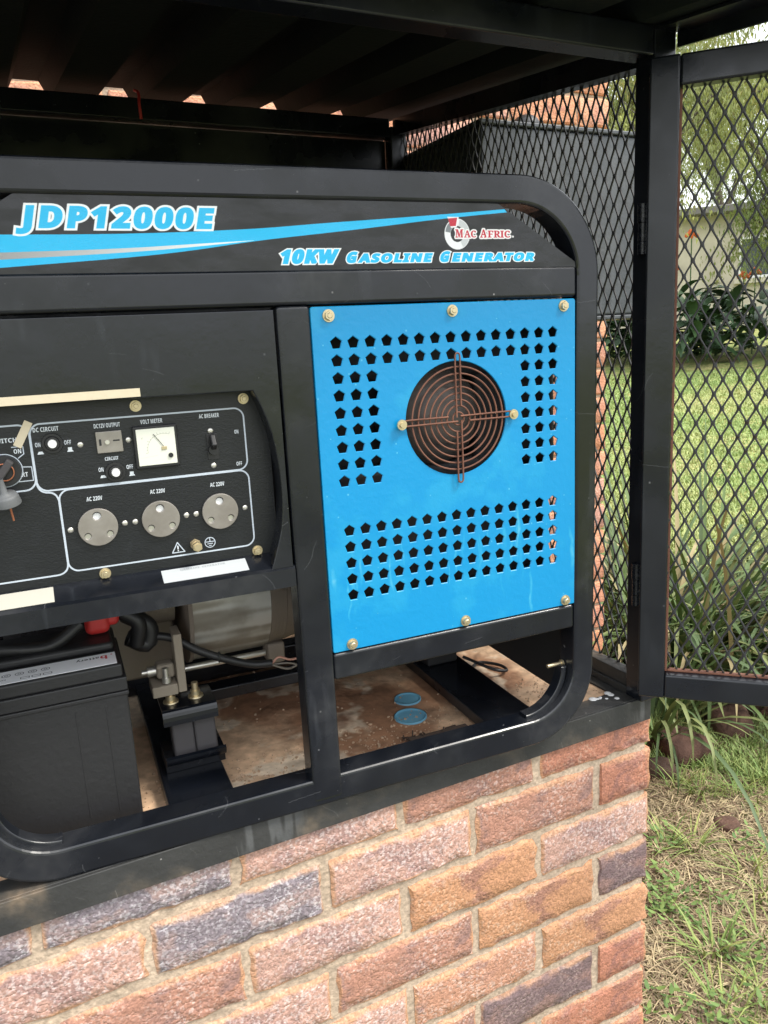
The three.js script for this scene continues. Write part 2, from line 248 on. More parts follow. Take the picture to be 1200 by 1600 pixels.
{
  const t = cage, fy = (z) => 1.0 - SL * z;
  // base tray: angle iron round the slab
  part('base_rail', merge([bx(-1.75, 0.0035, -0.043, 0.0, -0.004, 0.0005, 0.0012), bx(-1.75, 0.003, -0.0035, 0.0005, -0.045, -0.0045, 0.001)]), M.tray, t);
  part('base_rail', merge([bx(-0.001, 0.0035, -0.043, 0.0, -0.85, -0.0045, 0.0012), bx(-0.045, -0.0015, -0.0034, 0.0006, -0.85, -0.0455, 0.001)]), M.tray, t);
  part('base_rail', bx(-1.75, 0.003, -0.04, 0.03, -0.86, -0.8505, 0.001), M.tray, t);
  // posts
  part('post', bx(-0.03, 0.012, 0.001, 1.045, -0.026, 0.012, 0.003), M.cagePaint, t);
  part('post', bx(-0.03, 0.012, 0.001, 1.11, -0.85, -0.812, 0.003), M.cagePaint, t);
  part('post', bx(-1.74, -1.70, 0.001, 1.045, -0.026, 0.012, 0.003), M.cagePaint, t);
  // side: bottom angle, top rail, mesh
  part('side_rail', merge([bx(-0.022, 0.004, 0.001, 0.036, -0.811, -0.0265, 0.002), bx(-0.028, -0.0225, 0.001, 0.013, -0.811, -0.0265, 0.002)]), M.tray, t);
  const rail = (x0, x1, z0, z1, y0, h) => { const s = poly([[-z1, y0 - SL * z1], [-z0, y0 - SL * z0], [-z0, y0 - SL * z0 + h], [-z1, y0 - SL * z1 + h]]); const g = new THREE.ExtrudeGeometry(s, { depth: x1 - x0, bevelEnabled: false }); g.rotateY(Math.PI / 2); g.translate(x0, 0, 0); return boxUV(g); };
  part('top_rail', rail(-0.024, 0.008, -0.811, -0.027, 0.993, 0.036), M.cagePaint, t);
  const sm = part('mesh_sheet', expanded(0.79, 1.1, (d) => 0.96 + SL * (0.03 + d), 0.0236, 0.0435, 0.0021), M.meshPaint, t); sm.rotation.y = Math.PI / 2; sm.position.set(0.0, 0.036, -0.024);
  // front and back beams
  part('front_beam', bx(-1.7, -0.031, 1.0, 1.04, -0.026, 0.012, 0.003), M.cagePaint, t);
  part('back_beam', bx(-1.7, -0.031, 1.085, 1.126, -0.85, -0.812, 0.003), M.cagePaint, t);
  part('added_back_sheet', bx(-1.7, -0.031, 0.0, 1.084, -0.845, -0.842, 0.001), M.cagePaint, t);  // solid black back, added so no light comes through; stands in for shade
  part('added_left_sheet', bx(-1.745, -1.741, 0.0, 1.04, -0.85, 0.0, 0.001), M.cagePaint, t);  // unseen black side, added in place of shadow
  // roof: box-rib sheet, ribs running front to back, with an edge angle and an overhang in front
  const ribs = [], th = 0.0012, w = 0.172, top = [], X0 = -1.78, X1 = 0.06;
  for (let x = X0; x < X1; x += w) for (const [a, b] of [[0, 0], [0.086, 0], [0.104, 0.034], [0.154, 0.034]]) top.push([x + a, b]);
  const pts = [...top, ...top.slice().reverse().map(([a, b]) => [a, b + th])];
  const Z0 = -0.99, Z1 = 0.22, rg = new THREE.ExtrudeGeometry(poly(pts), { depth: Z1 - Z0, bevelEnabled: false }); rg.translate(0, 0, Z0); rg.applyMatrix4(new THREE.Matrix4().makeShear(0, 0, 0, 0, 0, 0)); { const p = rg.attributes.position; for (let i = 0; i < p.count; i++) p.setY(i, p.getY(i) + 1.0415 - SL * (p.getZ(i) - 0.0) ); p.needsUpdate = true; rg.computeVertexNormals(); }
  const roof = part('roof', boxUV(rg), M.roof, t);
  part('edge_angle', merge([rail(0.0125, 0.0165, 0.0125, 0.215, 1.016, 0.024), rail(-0.03, 0.0125, 0.0125, 0.215, 1.0355, 0.004)]), M.cagePaint, roof);
  part('front_purlin', bx(-1.75, 0.012, 1.0125, 1.0155, 0.18, 0.21, 0.001), M.cagePaint, roof);
  // hinges on the post
  for (const y of [0.762, 0.205]) part('hinge', merge([cyl(0.0075, 0.0075, 0.026, 14, 'y', [-0.034, y, 0.0]), cyl(0.0085, 0.0085, 0.026, 14, 'y', [-0.034, y + 0.027, 0.0]), cyl(0.0075, 0.0075, 0.018, 14, 'y', [-0.034, y - 0.023, 0.0])]), M.paint, t);
  // open door, hung on the post and swung out
  const DW = 0.62, D0 = 0.026, D1 = 0.99, tb = 0.041;
  const door = part('door', merge([bx(0, tb, D0, D1, -0.013, 0.013, 0.0035), bx(DW - tb, DW, D0, D1, -0.013, 0.013, 0.0035), bx(tb, DW - tb, D1 - tb, D1 - 0.0004, -0.0128, 0.0128, 0.0035), bx(tb, DW - tb, D0 + 0.0004, D0 + tb, -0.0128, 0.0128, 0.0035)]), M.cagePaint, t);
  door.position.set(-0.0455, 0, 0.0188); door.rotation.y = -44.8 * Math.PI / 180;
  const dm = part('mesh_sheet', expanded(DW - 2 * tb + 0.01, D1 - D0 - 2 * tb + 0.01), M.meshPaint, door); dm.position.set(tb - 0.005, D0 + tb - 0.005, -0.008);
  for (const q of [bx(tb + 0.0002, tb + 0.004, D0 + tb, D1 - tb, -0.0125, -0.004, 0.0008, 1), bx(tb + 0.0045, DW - tb, D0 + tb + 0.0002, D0 + tb + 0.004, -0.0125, -0.004, 0.0008, 1)]) part('mesh_strip', q, M.rust, door);
  part('slide_bolt', merge([bx(DW - 0.035, DW - 0.006, 0.5, 0.58, 0.0135, 0.019, 0.002), cyl(0.006, 0.006, 0.1, 10, 'y', [DW - 0.02, 0.54, 0.024])]), M.paint, door);
}

// ---------------------------------------------------------------- generator
const gen = thing('generator', 'black framed petrol generator with bright blue perforated end panel and control board', 'generator');
const FB = -0.008, FT = 0.82, FL = -0.167, FR = 0.734;
function frameLoop(z, depth) {
  const s = rrect(FL, FB, FR, FT, 0.13, 0.112); s.holes.push(rrect(FL + 0.037, FB + 0.041, FR - 0.037, FT - 0.0375, 0.095, 0.075, THREE.Path));
  const g = extrude(s, depth, 0.0045, z, 44), p = g.attributes.position; for (let i = 0; i < p.count; i++) { const y = p.getY(i), x = p.getX(i); p.setX(i, x + sstep(0.3, 0.7, x) * (0.003 - 0.008 * (1 - y / 0.82))); } const q = toCreasedNormals(norm(g), 0.2), P = q.attributes.position, uv = q.attributes.uv; for (let i = 0; i < P.count; i++) uv.setXY(i, P.getX(i) + 0.7 * P.getZ(i), P.getY(i) + 0.7 * P.getZ(i)); return q;
}
{
  part('front_frame', frameLoop(0.0006, 0.04), M.paint, gen);
  part('rear_frame', frameLoop(-0.5, 0.04), M.paint, gen);
  part('cross_bar', bx(FL + 0.0372, FR - 0.0375, 0.6615, 0.7025, -0.036, 0.001, 0.0045, 3), M.paint, gen);
  part('upright', bx(0.262, 0.304, 0.0, 0.6612, -0.036, 0.0016, 0.0045, 3), M.paint, gen);
  part('lower_bar', bx(0.3042, FR - 0.041, 0.171, 0.2085, -0.036, 0.0004, 0.0045, 3), M.paint, gen);
  for (const [x, y] of [[0.05, 0.79], [0.55, 0.79]]) part('tie_bar', bx(x, x + 0.035, y - 0.02, y + 0.018, -0.499, -0.039, 0.004), M.paint, gen);
  for (const x of [0.077, 0.572]) {                                       // base cross members, flat channels running back
    part('base_channel', bx(x, x + 0.09, FB + 0.0005, FB + 0.022, -0.499, -0.039, 0.003), M.paint, gen);
  }
  part('side_plate', bx(0.716, 0.7185, 0.031, 0.235, -0.499, -0.039, 0.001), M.matt, gen);
  // inner lip of the pressed frame at the lower corners
  const lip = (cx, a0, a1) => { const s = new THREE.Shape(); s.absarc(cx, 0.104, 0.0755, a0, a1); s.absarc(cx, 0.104, 0.066, a1, a0, true); return extrude(s, 0.02, 0.002, -0.012, 16); };
  part('frame_lip', lip(0.613, -Math.PI / 2, 0), M.paint, gen); part('frame_lip', lip(-0.055, Math.PI, 1.5 * Math.PI), M.paint, gen);
}
{ // name plate across the top, with its print
  const s = poly([[-0.131, 0.7005], [-0.131, 0.707], [-0.007, 0.7835], [0.574, 0.7835], [0.7, 0.707], [0.7, 0.7005]]);
  const x0 = -0.131, x1 = 0.7, y0 = 0.7005, y1 = 0.7835, W = 2048, H = 256, kx = W / (x1 - x0), ky = H / (y1 - y0);
  const map = canvasTex(W, H, (c) => {
    const X = (x) => (x - x0) * kx, Y = (y) => (y1 - y) * ky, r = rng(77);
    c.fillStyle = '#17181a'; c.fillRect(0, 0, W, H);
    for (let i = 0; i < 70; i++) { c.globalAlpha = 0.05 + 0.06 * r(); c.fillStyle = r() < 0.5 ? '#4a443d' : '#33363c'; c.beginPath(); c.ellipse(r() * W, r() * H, 20 + 80 * r(), 6 + 16 * r(), r() - 0.5, 0, 7); c.fill(); }
    for (let i = 0; i < 60; i++) { c.globalAlpha = 0.25; c.fillStyle = '#b9b4ac'; c.fillRect(r() * W, r() * H, 1 + 2 * r(), 1 + r()); }
    c.globalAlpha = 1;
    const path = (pts) => { c.beginPath(); pts.forEach(([x, y], i) => i ? c.lineTo(X(x), Y(y)) : c.moveTo(X(x), Y(y))); c.closePath(); c.fill(); };
    const curve = (up, dn) => { c.beginPath(); const run = (a, first) => { a.forEach(([x, y], i) => { if (!i) { first ? c.moveTo(X(x), Y(y)) : c.lineTo(X(x), Y(y)); } else { const p = a[i - 1], n = a[i + 1]; n ? c.quadraticCurveTo(X(x), Y(y), X((x + n[0]) / 2), Y((y + n[1]) / 2)) : c.lineTo(X(x), Y(y)); } }); }; run(up, true); run(dn.slice().reverse(), false); c.closePath(); c.fill(); };
    c.fillStyle = '#12bcf0'; curve([[-0.131, 0.742], [-0.025, 0.742], [0.103, 0.743], [0.246, 0.749], [0.325, 0.756], [0.409, 0.762], [0.5, 0.769], [0.584, 0.776]], [[-0.131, 0.701], [-0.029, 0.709], [0.1, 0.718], [0.17, 0.725], [0.245, 0.736], [0.324, 0.744], [0.408, 0.753], [0.498, 0.764], [0.588, 0.772]]);
    const lg = c.createLinearGradient(X(-0.06), 0, X(0.2), 0); lg.addColorStop(0, '#8e8e8e'); lg.addColorStop(1, '#f2f4f5'); c.fillStyle = lg;   // a printed blend from grey to white
    curve([[-0.131, 0.722], [-0.027, 0.724], [0.101, 0.728], [0.171, 0.7325], [0.243, 0.7365]], [[-0.131, 0.712], [-0.028, 0.717], [0.101, 0.7235], [0.171, 0.729], [0.243, 0.7362]]);
    const text = (s, xa, xb, yb, h, skew, bold, spec, gap = 0) => { // one line fitted between xa and xb, cyan with a white edge
      c.save(); c.font = `bold 200px sans-serif`; c.letterSpacing = gap + 'px'; const w = c.measureText(s).width - gap; c.translate(X(xa), Y(yb)); const fy = h * ky / 146, fx = (xb - xa) * kx / w; c.transform(1, 0, -skew, 1, 0, 0); c.scale(fx, fy);
      c.lineJoin = 'miter'; c.miterLimit = 2; c.strokeStyle = spec[1]; c.lineWidth = bold + spec[2]; c.strokeText(s, 0, 0); c.strokeStyle = c.fillStyle = spec[0]; c.lineWidth = bold; c.strokeText(s, 0, 0); c.fillText(s, 0, 0); c.restore();
    };
    const cy = ['#12bcf0', '#f4f6f7', 30];
    text('JDP12000E', -0.0035, 0.196, 0.7497, 0.021, 0.2, 16, cy, 18);
    text('10KW', 0.2715, 0.342, 0.711, 0.0145, 0.26, 24, cy, 14);
    text('G', 0.356, 0.3695, 0.711, 0.0118, 0.26, 22, cy); text('ASOLINE', 0.3735, 0.473, 0.711, 0.0098, 0.26, 22, cy, 18);
    text('G', 0.485, 0.4985, 0.711, 0.0118, 0.26, 22, cy); text('ENERATOR', 0.5025, 0.628, 0.711, 0.0098, 0.26, 22, cy, 18);
    // maker's mark: a broken ring with a red wedge, and red serif capitals
    const ring = (a0, a1, ro, ri, col) => { c.fillStyle = col; c.beginPath(); c.ellipse(X(0.5125), Y(0.7445), ro * kx, ro * ky * 1.02, 0, a0, a1); c.ellipse(X(0.5125), Y(0.7445), ri * kx, ri * ky, 0, a1, a0, true); c.closePath(); c.fill(); };
    ring(0, 6.283, 0.0188, 0.0098, '#e9eaea'); ring(3.3, 4.1, 0.0175, 0.0102, '#7d8285'); ring(-1.35, 1.1, 0.0178, 0.0102, '#c9cccd'); ring(1.2, 3.2, 0.0178, 0.0102, '#f0f1f1');
    c.fillStyle = '#f2f2f2'; path([[0.4985, 0.7655], [0.5155, 0.7655], [0.512, 0.7525], [0.5035, 0.752]]); c.fillStyle = '#c52336'; path([[0.4995, 0.7635], [0.513, 0.7645], [0.5105, 0.7545], [0.5025, 0.754]]);
    const serif = (s, xa, xb, yb, h) => { c.save(); c.font = 'bold 200px serif'; const w = c.measureText(s).width; c.translate(X(xa), Y(yb)); c.scale((xb - xa) * kx / w, h * ky / 144); c.lineJoin = 'round'; c.strokeStyle = '#f3f1ef'; c.lineWidth = 62; c.strokeText(s, 0, 0); c.fillStyle = '#c3283a'; c.strokeStyle = '#c3283a'; c.lineWidth = 6; c.strokeText(s, 0, 0); c.fillText(s, 0, 0); c.restore(); };
    serif('M', 0.5095, 0.5215, 0.7405, 0.0098); serif('AC', 0.5225, 0.5405, 0.7405, 0.0085); serif('A', 0.5465, 0.5565, 0.7405, 0.0098); serif('FRIC', 0.5575, 0.5925, 0.7405, 0.0085);
    c.fillStyle = '#e8e6e4'; c.beginPath(); c.ellipse(X(0.5965), Y(0.7415), 4, 4, 0, 0, 7); c.fill();
  });
  const g = extrude(s, 0.003, 0.0007, -0.003); flatUV(g, x0, x1, y0, y1);
  part('name_plate', g, std({ map, roughness: 1, roughnessMap: roughTex(64, 120, 7, 25, [0.35, 1]), bumpMap: tex(512, 128, (u, v) => 255 * fbm(u, v, 30, 3, 79), [0.3, 3], false), bumpScale: 0.0002 }), gen);
}
{ // left cover sheet with the recessed control board
  const s = new THREE.Shape(); s.moveTo(0.2595, 0.3375); s.lineTo(0.2595, 0.6575); s.lineTo(FL + 0.036, 0.6575); s.lineTo(FL + 0.036, 0.5665); s.lineTo(0.226, 0.5635); s.quadraticCurveTo(0.239, 0.537, 0.2455, 0.508); s.quadraticCurveTo(0.2575, 0.44, 0.2475, 0.388); s.quadraticCurveTo(0.2395, 0.36, 0.2305, 0.3375); s.closePath();
  part('cover_sheet', extrude(s, 0.005, 0.0015, -0.001, 10), M.paint, gen);
  // reveal round the board: curved right cheek, top return and sloping sill
  const cp = new THREE.Path(); cp.moveTo(0.226, 0.5635); cp.quadraticCurveTo(0.239, 0.537, 0.2455, 0.508); cp.quadraticCurveTo(0.2575, 0.44, 0.2475, 0.388); cp.quadraticCurveTo(0.2395, 0.36, 0.2325, 0.343);
  const cheek = cp.getPoints(10).map((q) => [q.x + 0.0008, q.y]);
  const cs = poly([...cheek, [0.2585, 0.343], [0.2585, 0.5635]]); part('board_cheek', extrude(cs, 0.0275, 0.0002, -0.0061), M.paint, gen);
  part('board_hood', bx(FL + 0.05, 0.2255, 0.5668, 0.5695, -0.034, -0.0062, 0.001), M.paint, gen);
  const sill = poly([[0.0005, 0.3125], [0.0005, 0.3365], [-0.003, 0.3395], [-0.031, 0.3535], [-0.034, 0.3525], [-0.034, 0.3125]]);
  const sg = new THREE.ExtrudeGeometry(sill, { depth: 0.2612 - FL - 0.0375, bevelEnabled: false }); sg.rotateY(-Math.PI / 2); sg.translate(0.2612, 0, 0); { const p = sg.attributes.position; for (let i = 0; i < p.count; i++) p.setZ(i, p.getZ(i)); }
  part('board_sill', boxUV(sg), M.paint, gen);
  const bz = -0.032, X0 = -0.125, X1 = 0.25, Y0 = 0.343, Y1 = 0.567, W = 1710, H = 1022, k = W / (X1 - X0);
  const map = canvasTex(W, H, (c) => {
    const X = (x) => (x - X0) * k, Y = (y) => (Y1 - y) * k, r = rng(5);
    c.fillStyle = '#0e1115'; c.fillRect(0, 0, W, H);
    for (let i = 0; i < 60; i++) { c.globalAlpha = 0.04; c.fillStyle = '#66645f'; c.beginPath(); c.ellipse(r() * W, r() * H, 20 + 70 * r(), 8 + 30 * r(), r() * 3, 0, 7); c.fill(); }
    for (let i = 0; i < 40; i++) { c.globalAlpha = 0.35; c.fillStyle = '#a8a59e'; c.fillRect(r() * W, r() * H, 1.5 + 2 * r(), 1.5 + r()); }
    c.globalAlpha = 1; c.strokeStyle = '#b9c2cc'; c.lineWidth = 9; c.lineJoin = 'round';
    const rr = (x0, y0, x1, y1, q) => { c.beginPath(); c.roundRect(X(x0), Y(y1), (x1 - x0) * k, (y1 - y0) * k, q * k); c.stroke(); };
    rr(-0.0255, 0.4655, 0.219, 0.5425, 0.012); rr(-0.0045, 0.3665, 0.219, 0.4645, 0.012); rr(-0.13, 0.4685, -0.0262, 0.543, 0.012);
    c.beginPath(); c.moveTo(X(-0.13), Y(0.3645)); c.lineTo(X(-0.018), Y(0.3645)); c.quadraticCurveTo(X(-0.0055), Y(0.365), X(-0.005), Y(0.377)); c.lineTo(X(-0.005), Y(0.452)); c.quadraticCurveTo(X(-0.006), Y(0.463), X(-0.016), Y(0.4635)); c.quadraticCurveTo(X(-0.0255), Y(0.465), X(-0.026), Y(0.477)); c.stroke();
    const text = (s, x, y, w, h = 0.0052) => { c.save(); c.font = 'bold 100px sans-serif'; const m = c.measureText(s).width; c.translate(X(x), Y(y)); c.scale(w * k / m, h * k / 73); c.textAlign = 'center'; c.fillStyle = '#d3d9de'; c.fillText(s, 0, 0); c.restore(); };
    text('DC CIRCUIT', -0.0085, 0.5335, 0.0275); text('DC12V OUTPUT', 0.0575, 0.5322, 0.0295); text('VOLT METER', 0.108, 0.5325, 0.0255); text('AC BREAKER', 0.1765, 0.5335, 0.0245);
    text('ON', -0.0188, 0.5165, 0.0062); text('OFF', 0.0128, 0.5165, 0.008); text('ON', 0.045, 0.481, 0.006); text('OFF', 0.0775, 0.481, 0.008); text('CIRCUIT', 0.0583, 0.4935, 0.0155, 0.0042);
    text('ON', 0.2085, 0.511, 0.0055, 0.0048); text('OFF', 0.2085, 0.471, 0.0075, 0.0048); for (const x of [0.0335, 0.106, 0.1785]) text('AC 220V', x, 0.448, 0.0178, 0.005);
    text('SWITCH', -0.0525, 0.5245, 0.027); text('ON', -0.0405, 0.5115, 0.0085); text('START', -0.0415, 0.4845, 0.0165);
    c.lineWidth = 5; c.beginPath(); c.moveTo(X(-0.0465), Y(0.519)); c.lineTo(X(-0.0345), Y(0.519)); c.lineTo(X(-0.0345), Y(0.5105)); c.lineTo(X(-0.041), Y(0.506)); c.stroke(); c.beginPath(); c.moveTo(X(-0.04), Y(0.496)); c.lineTo(X(-0.0285), Y(0.495)); c.lineTo(X(-0.0285), Y(0.4795)); c.lineTo(X(-0.044), Y(0.4795)); c.stroke();
    c.beginPath(); c.arc(X(-0.0565), Y(0.4935), 0.0185 * k, 0, 7); c.stroke();
    c.fillStyle = '#d3d9de'; const pict = (x, y, up) => { c.beginPath(); c.moveTo(X(x - 0.0035), Y(y)); c.lineTo(X(x + 0.0035), Y(y)); c.lineTo(X(x + 0.0028), Y(y + 0.0016)); if (up) { c.lineTo(X(x + 0.0022), Y(y + 0.0016)); c.lineTo(X(x + 0.0022), Y(y + 0.0052)); c.lineTo(X(x - 0.0022), Y(y + 0.0052)); c.lineTo(X(x - 0.0022), Y(y + 0.0016)); } else { c.lineTo(X(x + 0.002), Y(y + 0.0032)); c.lineTo(X(x - 0.002), Y(y + 0.0032)); } c.lineTo(X(x - 0.0028), Y(y + 0.0016)); c.closePath(); c.fill(); };
    pict(-0.017, 0.508, false); pict(0.0145, 0.508, true); pict(0.0465, 0.4735, false); pict(0.079, 0.4725, true);
    c.lineWidth = 6; c.beginPath(); c.moveTo(X(0.1225), Y(0.3835)); c.lineTo(X(0.1155), Y(0.371)); c.lineTo(X(0.1305), Y(0.371)); c.closePath(); c.stroke(); c.fillRect(X(0.1219), Y(0.3795), 7, 22); c.fillRect(X(0.1219), Y(0.3738), 7, 7);
    c.lineWidth = 5; c.beginPath(); c.arc(X(0.1625), Y(0.3778), 0.0063 * k, 0, 7); c.stroke(); c.beginPath(); c.moveTo(X(0.1625), Y(0.3838)); c.lineTo(X(0.1625), Y(0.3788)); c.moveTo(X(0.1572), Y(0.3788)); c.lineTo(X(0.1678), Y(0.3788)); c.moveTo(X(0.159), Y(0.3762)); c.lineTo(X(0.166), Y(0.3762)); c.moveTo(X(0.1608), Y(0.3738)); c.lineTo(X(0.1642), Y(0.3738)); c.stroke();
  });
  const bg = bx(X0, X1, Y0, Y1, bz - 0.002, bz, 0.0004, 1); flatUV(bg, X0, X1, Y0, Y1);
  const board = part('control_board', bg, std({ map, roughness: 0.42, bumpMap: orangePeel, bumpScale: 0.0003 }), gen);
  const z = bz + 0.0002;
  const bolt = (x, y, z0, r = 0.0062, m = M.brass, par = gen, name = 'bolt') => part(name, merge([cyl(r * 1.25, r * 1.3, 0.0016, 18, 'z', [x, y, z0 + 0.0008]), cyl(r * 0.92, r, 0.0045, 6, 'z', [x, y, z0 + 0.0038]), cyl(r * 0.45, r * 0.6, 0.001, 12, 'z', [x, y, z0 + 0.0064])]), m, par);
  for (const [x, y] of [[0.092, 0.5545], [0.2205, 0.5535], [0.0345, 0.3585], [0.2215, 0.3585]]) bolt(x, y, z, 0.0053, M.brass, board);
  const screw = (x, y) => part('screw', merge([new THREE.SphereGeometry(0.0036, 12, 6, 0, 6.3, 0, 1.4).scale(1, 0.55, 1).rotateX(Math.PI / 2).translate(x, y, z), cyl(0.0014, 0.0014, 0.0008, 6, 'z', [x, y, z + 0.002])]), M.zinc, board);
  for (const x of [0.003, 0.064, 0.076, 0.137, 0.149, 0.2105]) screw(x, 0.4165);
  screw(0.026, 0.515); screw(0.0795, 0.5155); screw(0.1765, 0.5175); screw(0.1765, 0.4745);
  for (const x of [0.0335, 0.106, 0.1785]) {                             // sockets: steel face with three pin holes
    const sk = part('socket', (() => { const circ = (cx, cy, R, n, T) => poly(Array.from({ length: n }, (_, i) => [cx + R * Math.cos(i / n * 6.28319), cy + R * Math.sin(i / n * 6.28319)]), T); const q = circ(x, 0.4165, 0.0225, 48); for (const [a, b, rr] of [[0, 0.0135, 0.0048], [-0.0125, -0.0095, 0.0038], [0.0125, -0.0095, 0.0038]]) q.holes.push(circ(x + a, 0.4165 + b, rr, 20, THREE.Path)); return extrude(q, 0.004, 0.0008, z + 0.0045, 28); })(), M.steelPlate, board);
    for (const [a, b, rr] of [[0, 0.0135, 0.0046], [-0.0125, -0.0095, 0.0036], [0.0125, -0.0095, 0.0036]]) part('pin_hole', cyl(rr, rr, 0.001, 16, 'z', [x + a, 0.4165 + b - 0.001, z + 0.001]), a ? M.zinc : M.white, sk);
  }
  for (const [x, y] of [[-0.0035, 0.5195], [0.0605, 0.4795]]) { const b = part('breaker_button', merge([cyl(0.0112, 0.0118, 0.003, 24, 'z', [x, y, z + 0.0015]), cyl(0.0075, 0.0085, 0.003, 24, 'z', [x, y, z + 0.0045])]), M.plastic, board); part('button_cap', cyl(0.0045, 0.005, 0.005, 20, 'z', [x, y, z + 0.0085]), M.white, b); }
  const dc = part('dc_outlet', bx(0.0435, 0.0725, 0.503, 0.528, z, z + 0.004, 0.0008), M.steelPlate, board);
  part('slot', bx(0.062, 0.0695, 0.516, 0.5177, z + 0.0035, z + 0.0043, 0.0002, 1), M.plastic, dc); part('slot', bx(0.0465, 0.049, 0.512, 0.5195, z + 0.0035, z + 0.0043, 0.0002, 1), M.plastic, dc); part('screw', cyl(0.0026, 0.003, 0.0016, 12, 'z', [0.0555, 0.5155, z + 0.0048]), M.zinc, dc);
  const vm = part('volt_meter', merge([bx(0.0845, 0.136, 0.4795, 0.5305, z, z + 0.0062, 0.002)]), M.plastic, board);
  const vf = bx(0.088, 0.1325, 0.4835, 0.527, z + 0.006, z + 0.0072, 0.0005, 1); flatUV(vf, 0.088, 0.1325, 0.4835, 0.527);
  part('dial', vf, std({ roughness: 0.25, map: canvasTex(256, 256, (c) => { c.fillStyle = '#dcdccf'; c.fillRect(0, 0, 256, 256); c.strokeStyle = '#8d8f80'; c.lineWidth = 2; c.beginPath(); c.arc(176, 150, 110, Math.PI * 0.95, Math.PI * 1.62); c.stroke(); for (let i = 0; i <= 12; i++) { const a = Math.PI * (0.95 + 0.67 * i / 12), l = i % 4 ? 8 : 16; c.beginPath(); c.moveTo(176 + 110 * Math.cos(a), 150 + 110 * Math.sin(a)); c.lineTo(176 + (110 + l) * Math.cos(a), 150 + (110 + l) * Math.sin(a)); c.stroke(); } c.fillStyle = '#9a9c8c'; c.font = '20px sans-serif'; c.fillText('V', 30, 70); c.strokeStyle = '#b5b6a4'; c.lineWidth = 1; c.beginPath(); c.moveTo(20, 200); c.lineTo(130, 190); c.stroke(); }) }), vm);
  part('needle', merge([tube([[0.1185, 0.5045, z + 0.008], [0.1075, 0.5205, z + 0.008]], 0.00035, 2, 5)]), M.plastic, vm); part('zero_cap', bx(0.1155, 0.1215, 0.501, 0.505, z + 0.0072, z + 0.0086, 0.0005), M.brass, vm); part('adjuster', cyl(0.0026, 0.003, 0.002, 16, 'z', [0.1255, 0.4935, z + 0.0082]), M.plastic, vm);
  const br = part('ac_breaker', merge([bx(0.1705, 0.1845, 0.482, 0.514, z, z + 0.0012, 0.0005), cyl(0.0062, 0.0068, 0.006, 20, 'z', [0.1775, 0.4945, z + 0.003])]), M.plastic, board);
  const lv = part('lever', bx(-0.0035, 0.0035, -0.003, 0.013, 0, 0.012, 0.002), M.plastic, br); lv.position.set(0.1775, 0.4965, z + 0.004); lv.rotation.x = -0.6;
  const eb = part('earth_stud', merge([cyl(0.0066, 0.007, 0.002, 6, 'z', [0.144, 0.3785, z + 0.001]), cyl(0.0062, 0.0062, 0.005, 6, 'z', [0.144, 0.3785, z + 0.0045]), cyl(0.0042, 0.0042, 0.02, 14, 'z', [0.144, 0.3785, z + 0.01]), cyl(0.0062, 0.0062, 0.004, 6, 'z', [0.144, 0.3785, z + 0.016])]), M.brass, board);
  // key switch, its key and the hanging rubber cap
  const ks = part('key_switch', merge([cyl(0.017, 0.0178, 0.006, 32, 'z', [-0.0565, 0.4935, z + 0.003]), new THREE.TorusGeometry(0.0105, 0.0006, 6, 28).translate(-0.0565, 0.4925, z + 0.0065)]), M.plastic, board);
  part('bezel', new THREE.TorusGeometry(0.0095, 0.0009, 8, 32).translate(-0.0565, 0.4925, z + 0.0066), M.copper, ks); const ky = part('key', bx(-0.013, 0.013, -0.0042, 0.0042, 0, 0.014, 0.0018), M.rubber, ks); ky.position.set(-0.0565, 0.4955, z + 0.006); ky.rotation.z = 0.9;
  const cap = part('hanging_cap', merge([new THREE.LatheGeometry([[0.0028, 0.03], [0.0042, 0.0135], [0.0125, 0.0115], [0.0142, 0.008], [0.0158, 0], [0.0146, -0.0004], [0.0125, 0.008], [0.003, 0.0108]].map((p) => new THREE.Vector2(...p)), 28)]), M.greyPlastic, ks); cap.position.set(-0.0585, 0.4595, -0.012); cap.rotation.set(0.25, 0, 0.08); part('contact_pin', cyl(0.0013, 0.0011, 0.03, 8, 'y', [0.003, -0.005, 0.004]), M.copper, cap);
  // tapes and sticker
  const strip = (x0, x1, y0, y1, zf, m, n = 'tape_strip') => part(n, bx(x0, x1, y0, y1, zf, zf + 0.0006, 0.0002, 1), m, gen);
  strip(FL + 0.05, 0.096, 0.5665, 0.576, -0.0009, M.tape);
  const tp = part('tape_strip', bx(-0.0045, 0.0045, -0.0155, 0.0155, 0, 0.0006, 0.0002, 1), M.tape, gen); tp.position.set(-0.0325, 0.5325, z + 0.0004); tp.rotation.z = -0.52;
  const sl = Math.atan2(0.014, 0.028);
  const onSill = (n, x0, x1, len, m) => { const o = part(n, bx(x0, x1, -len / 2, len / 2, 0, 0.0006, 0.0002, 1), m, gen); o.position.set(0, 0.3465, -0.0166); o.rotation.x = -(Math.PI / 2 - sl); return o; };
  onSill('tape_strip', FL + 0.05, -0.0245, 0.026, M.tapePale);
  const st = onSill('data_sticker', 0.0985, 0.2035, 0.023, std({ roughness: 0.5, map: canvasTex(512, 112, (c) => { c.fillStyle = '#abafb1'; c.fillRect(0, 0, 512, 112); c.fillStyle = '#777b80'; c.font = 'bold 22px serif'; c.fillText('GASOLINE  GENERATOR', 110, 26); c.strokeStyle = '#b4b8ba'; c.lineWidth = 2; for (let i = 0; i < 4; i++) { c.beginPath(); c.moveTo(10, 40 + i * 20); c.lineTo(500, 40 + i * 20); c.stroke(); } c.beginPath(); c.moveTo(250, 36); c.lineTo(250, 108); c.stroke(); }) })); flatUV(st.geometry, 0.0985, 0.2035, -0.0115, 0.0115);
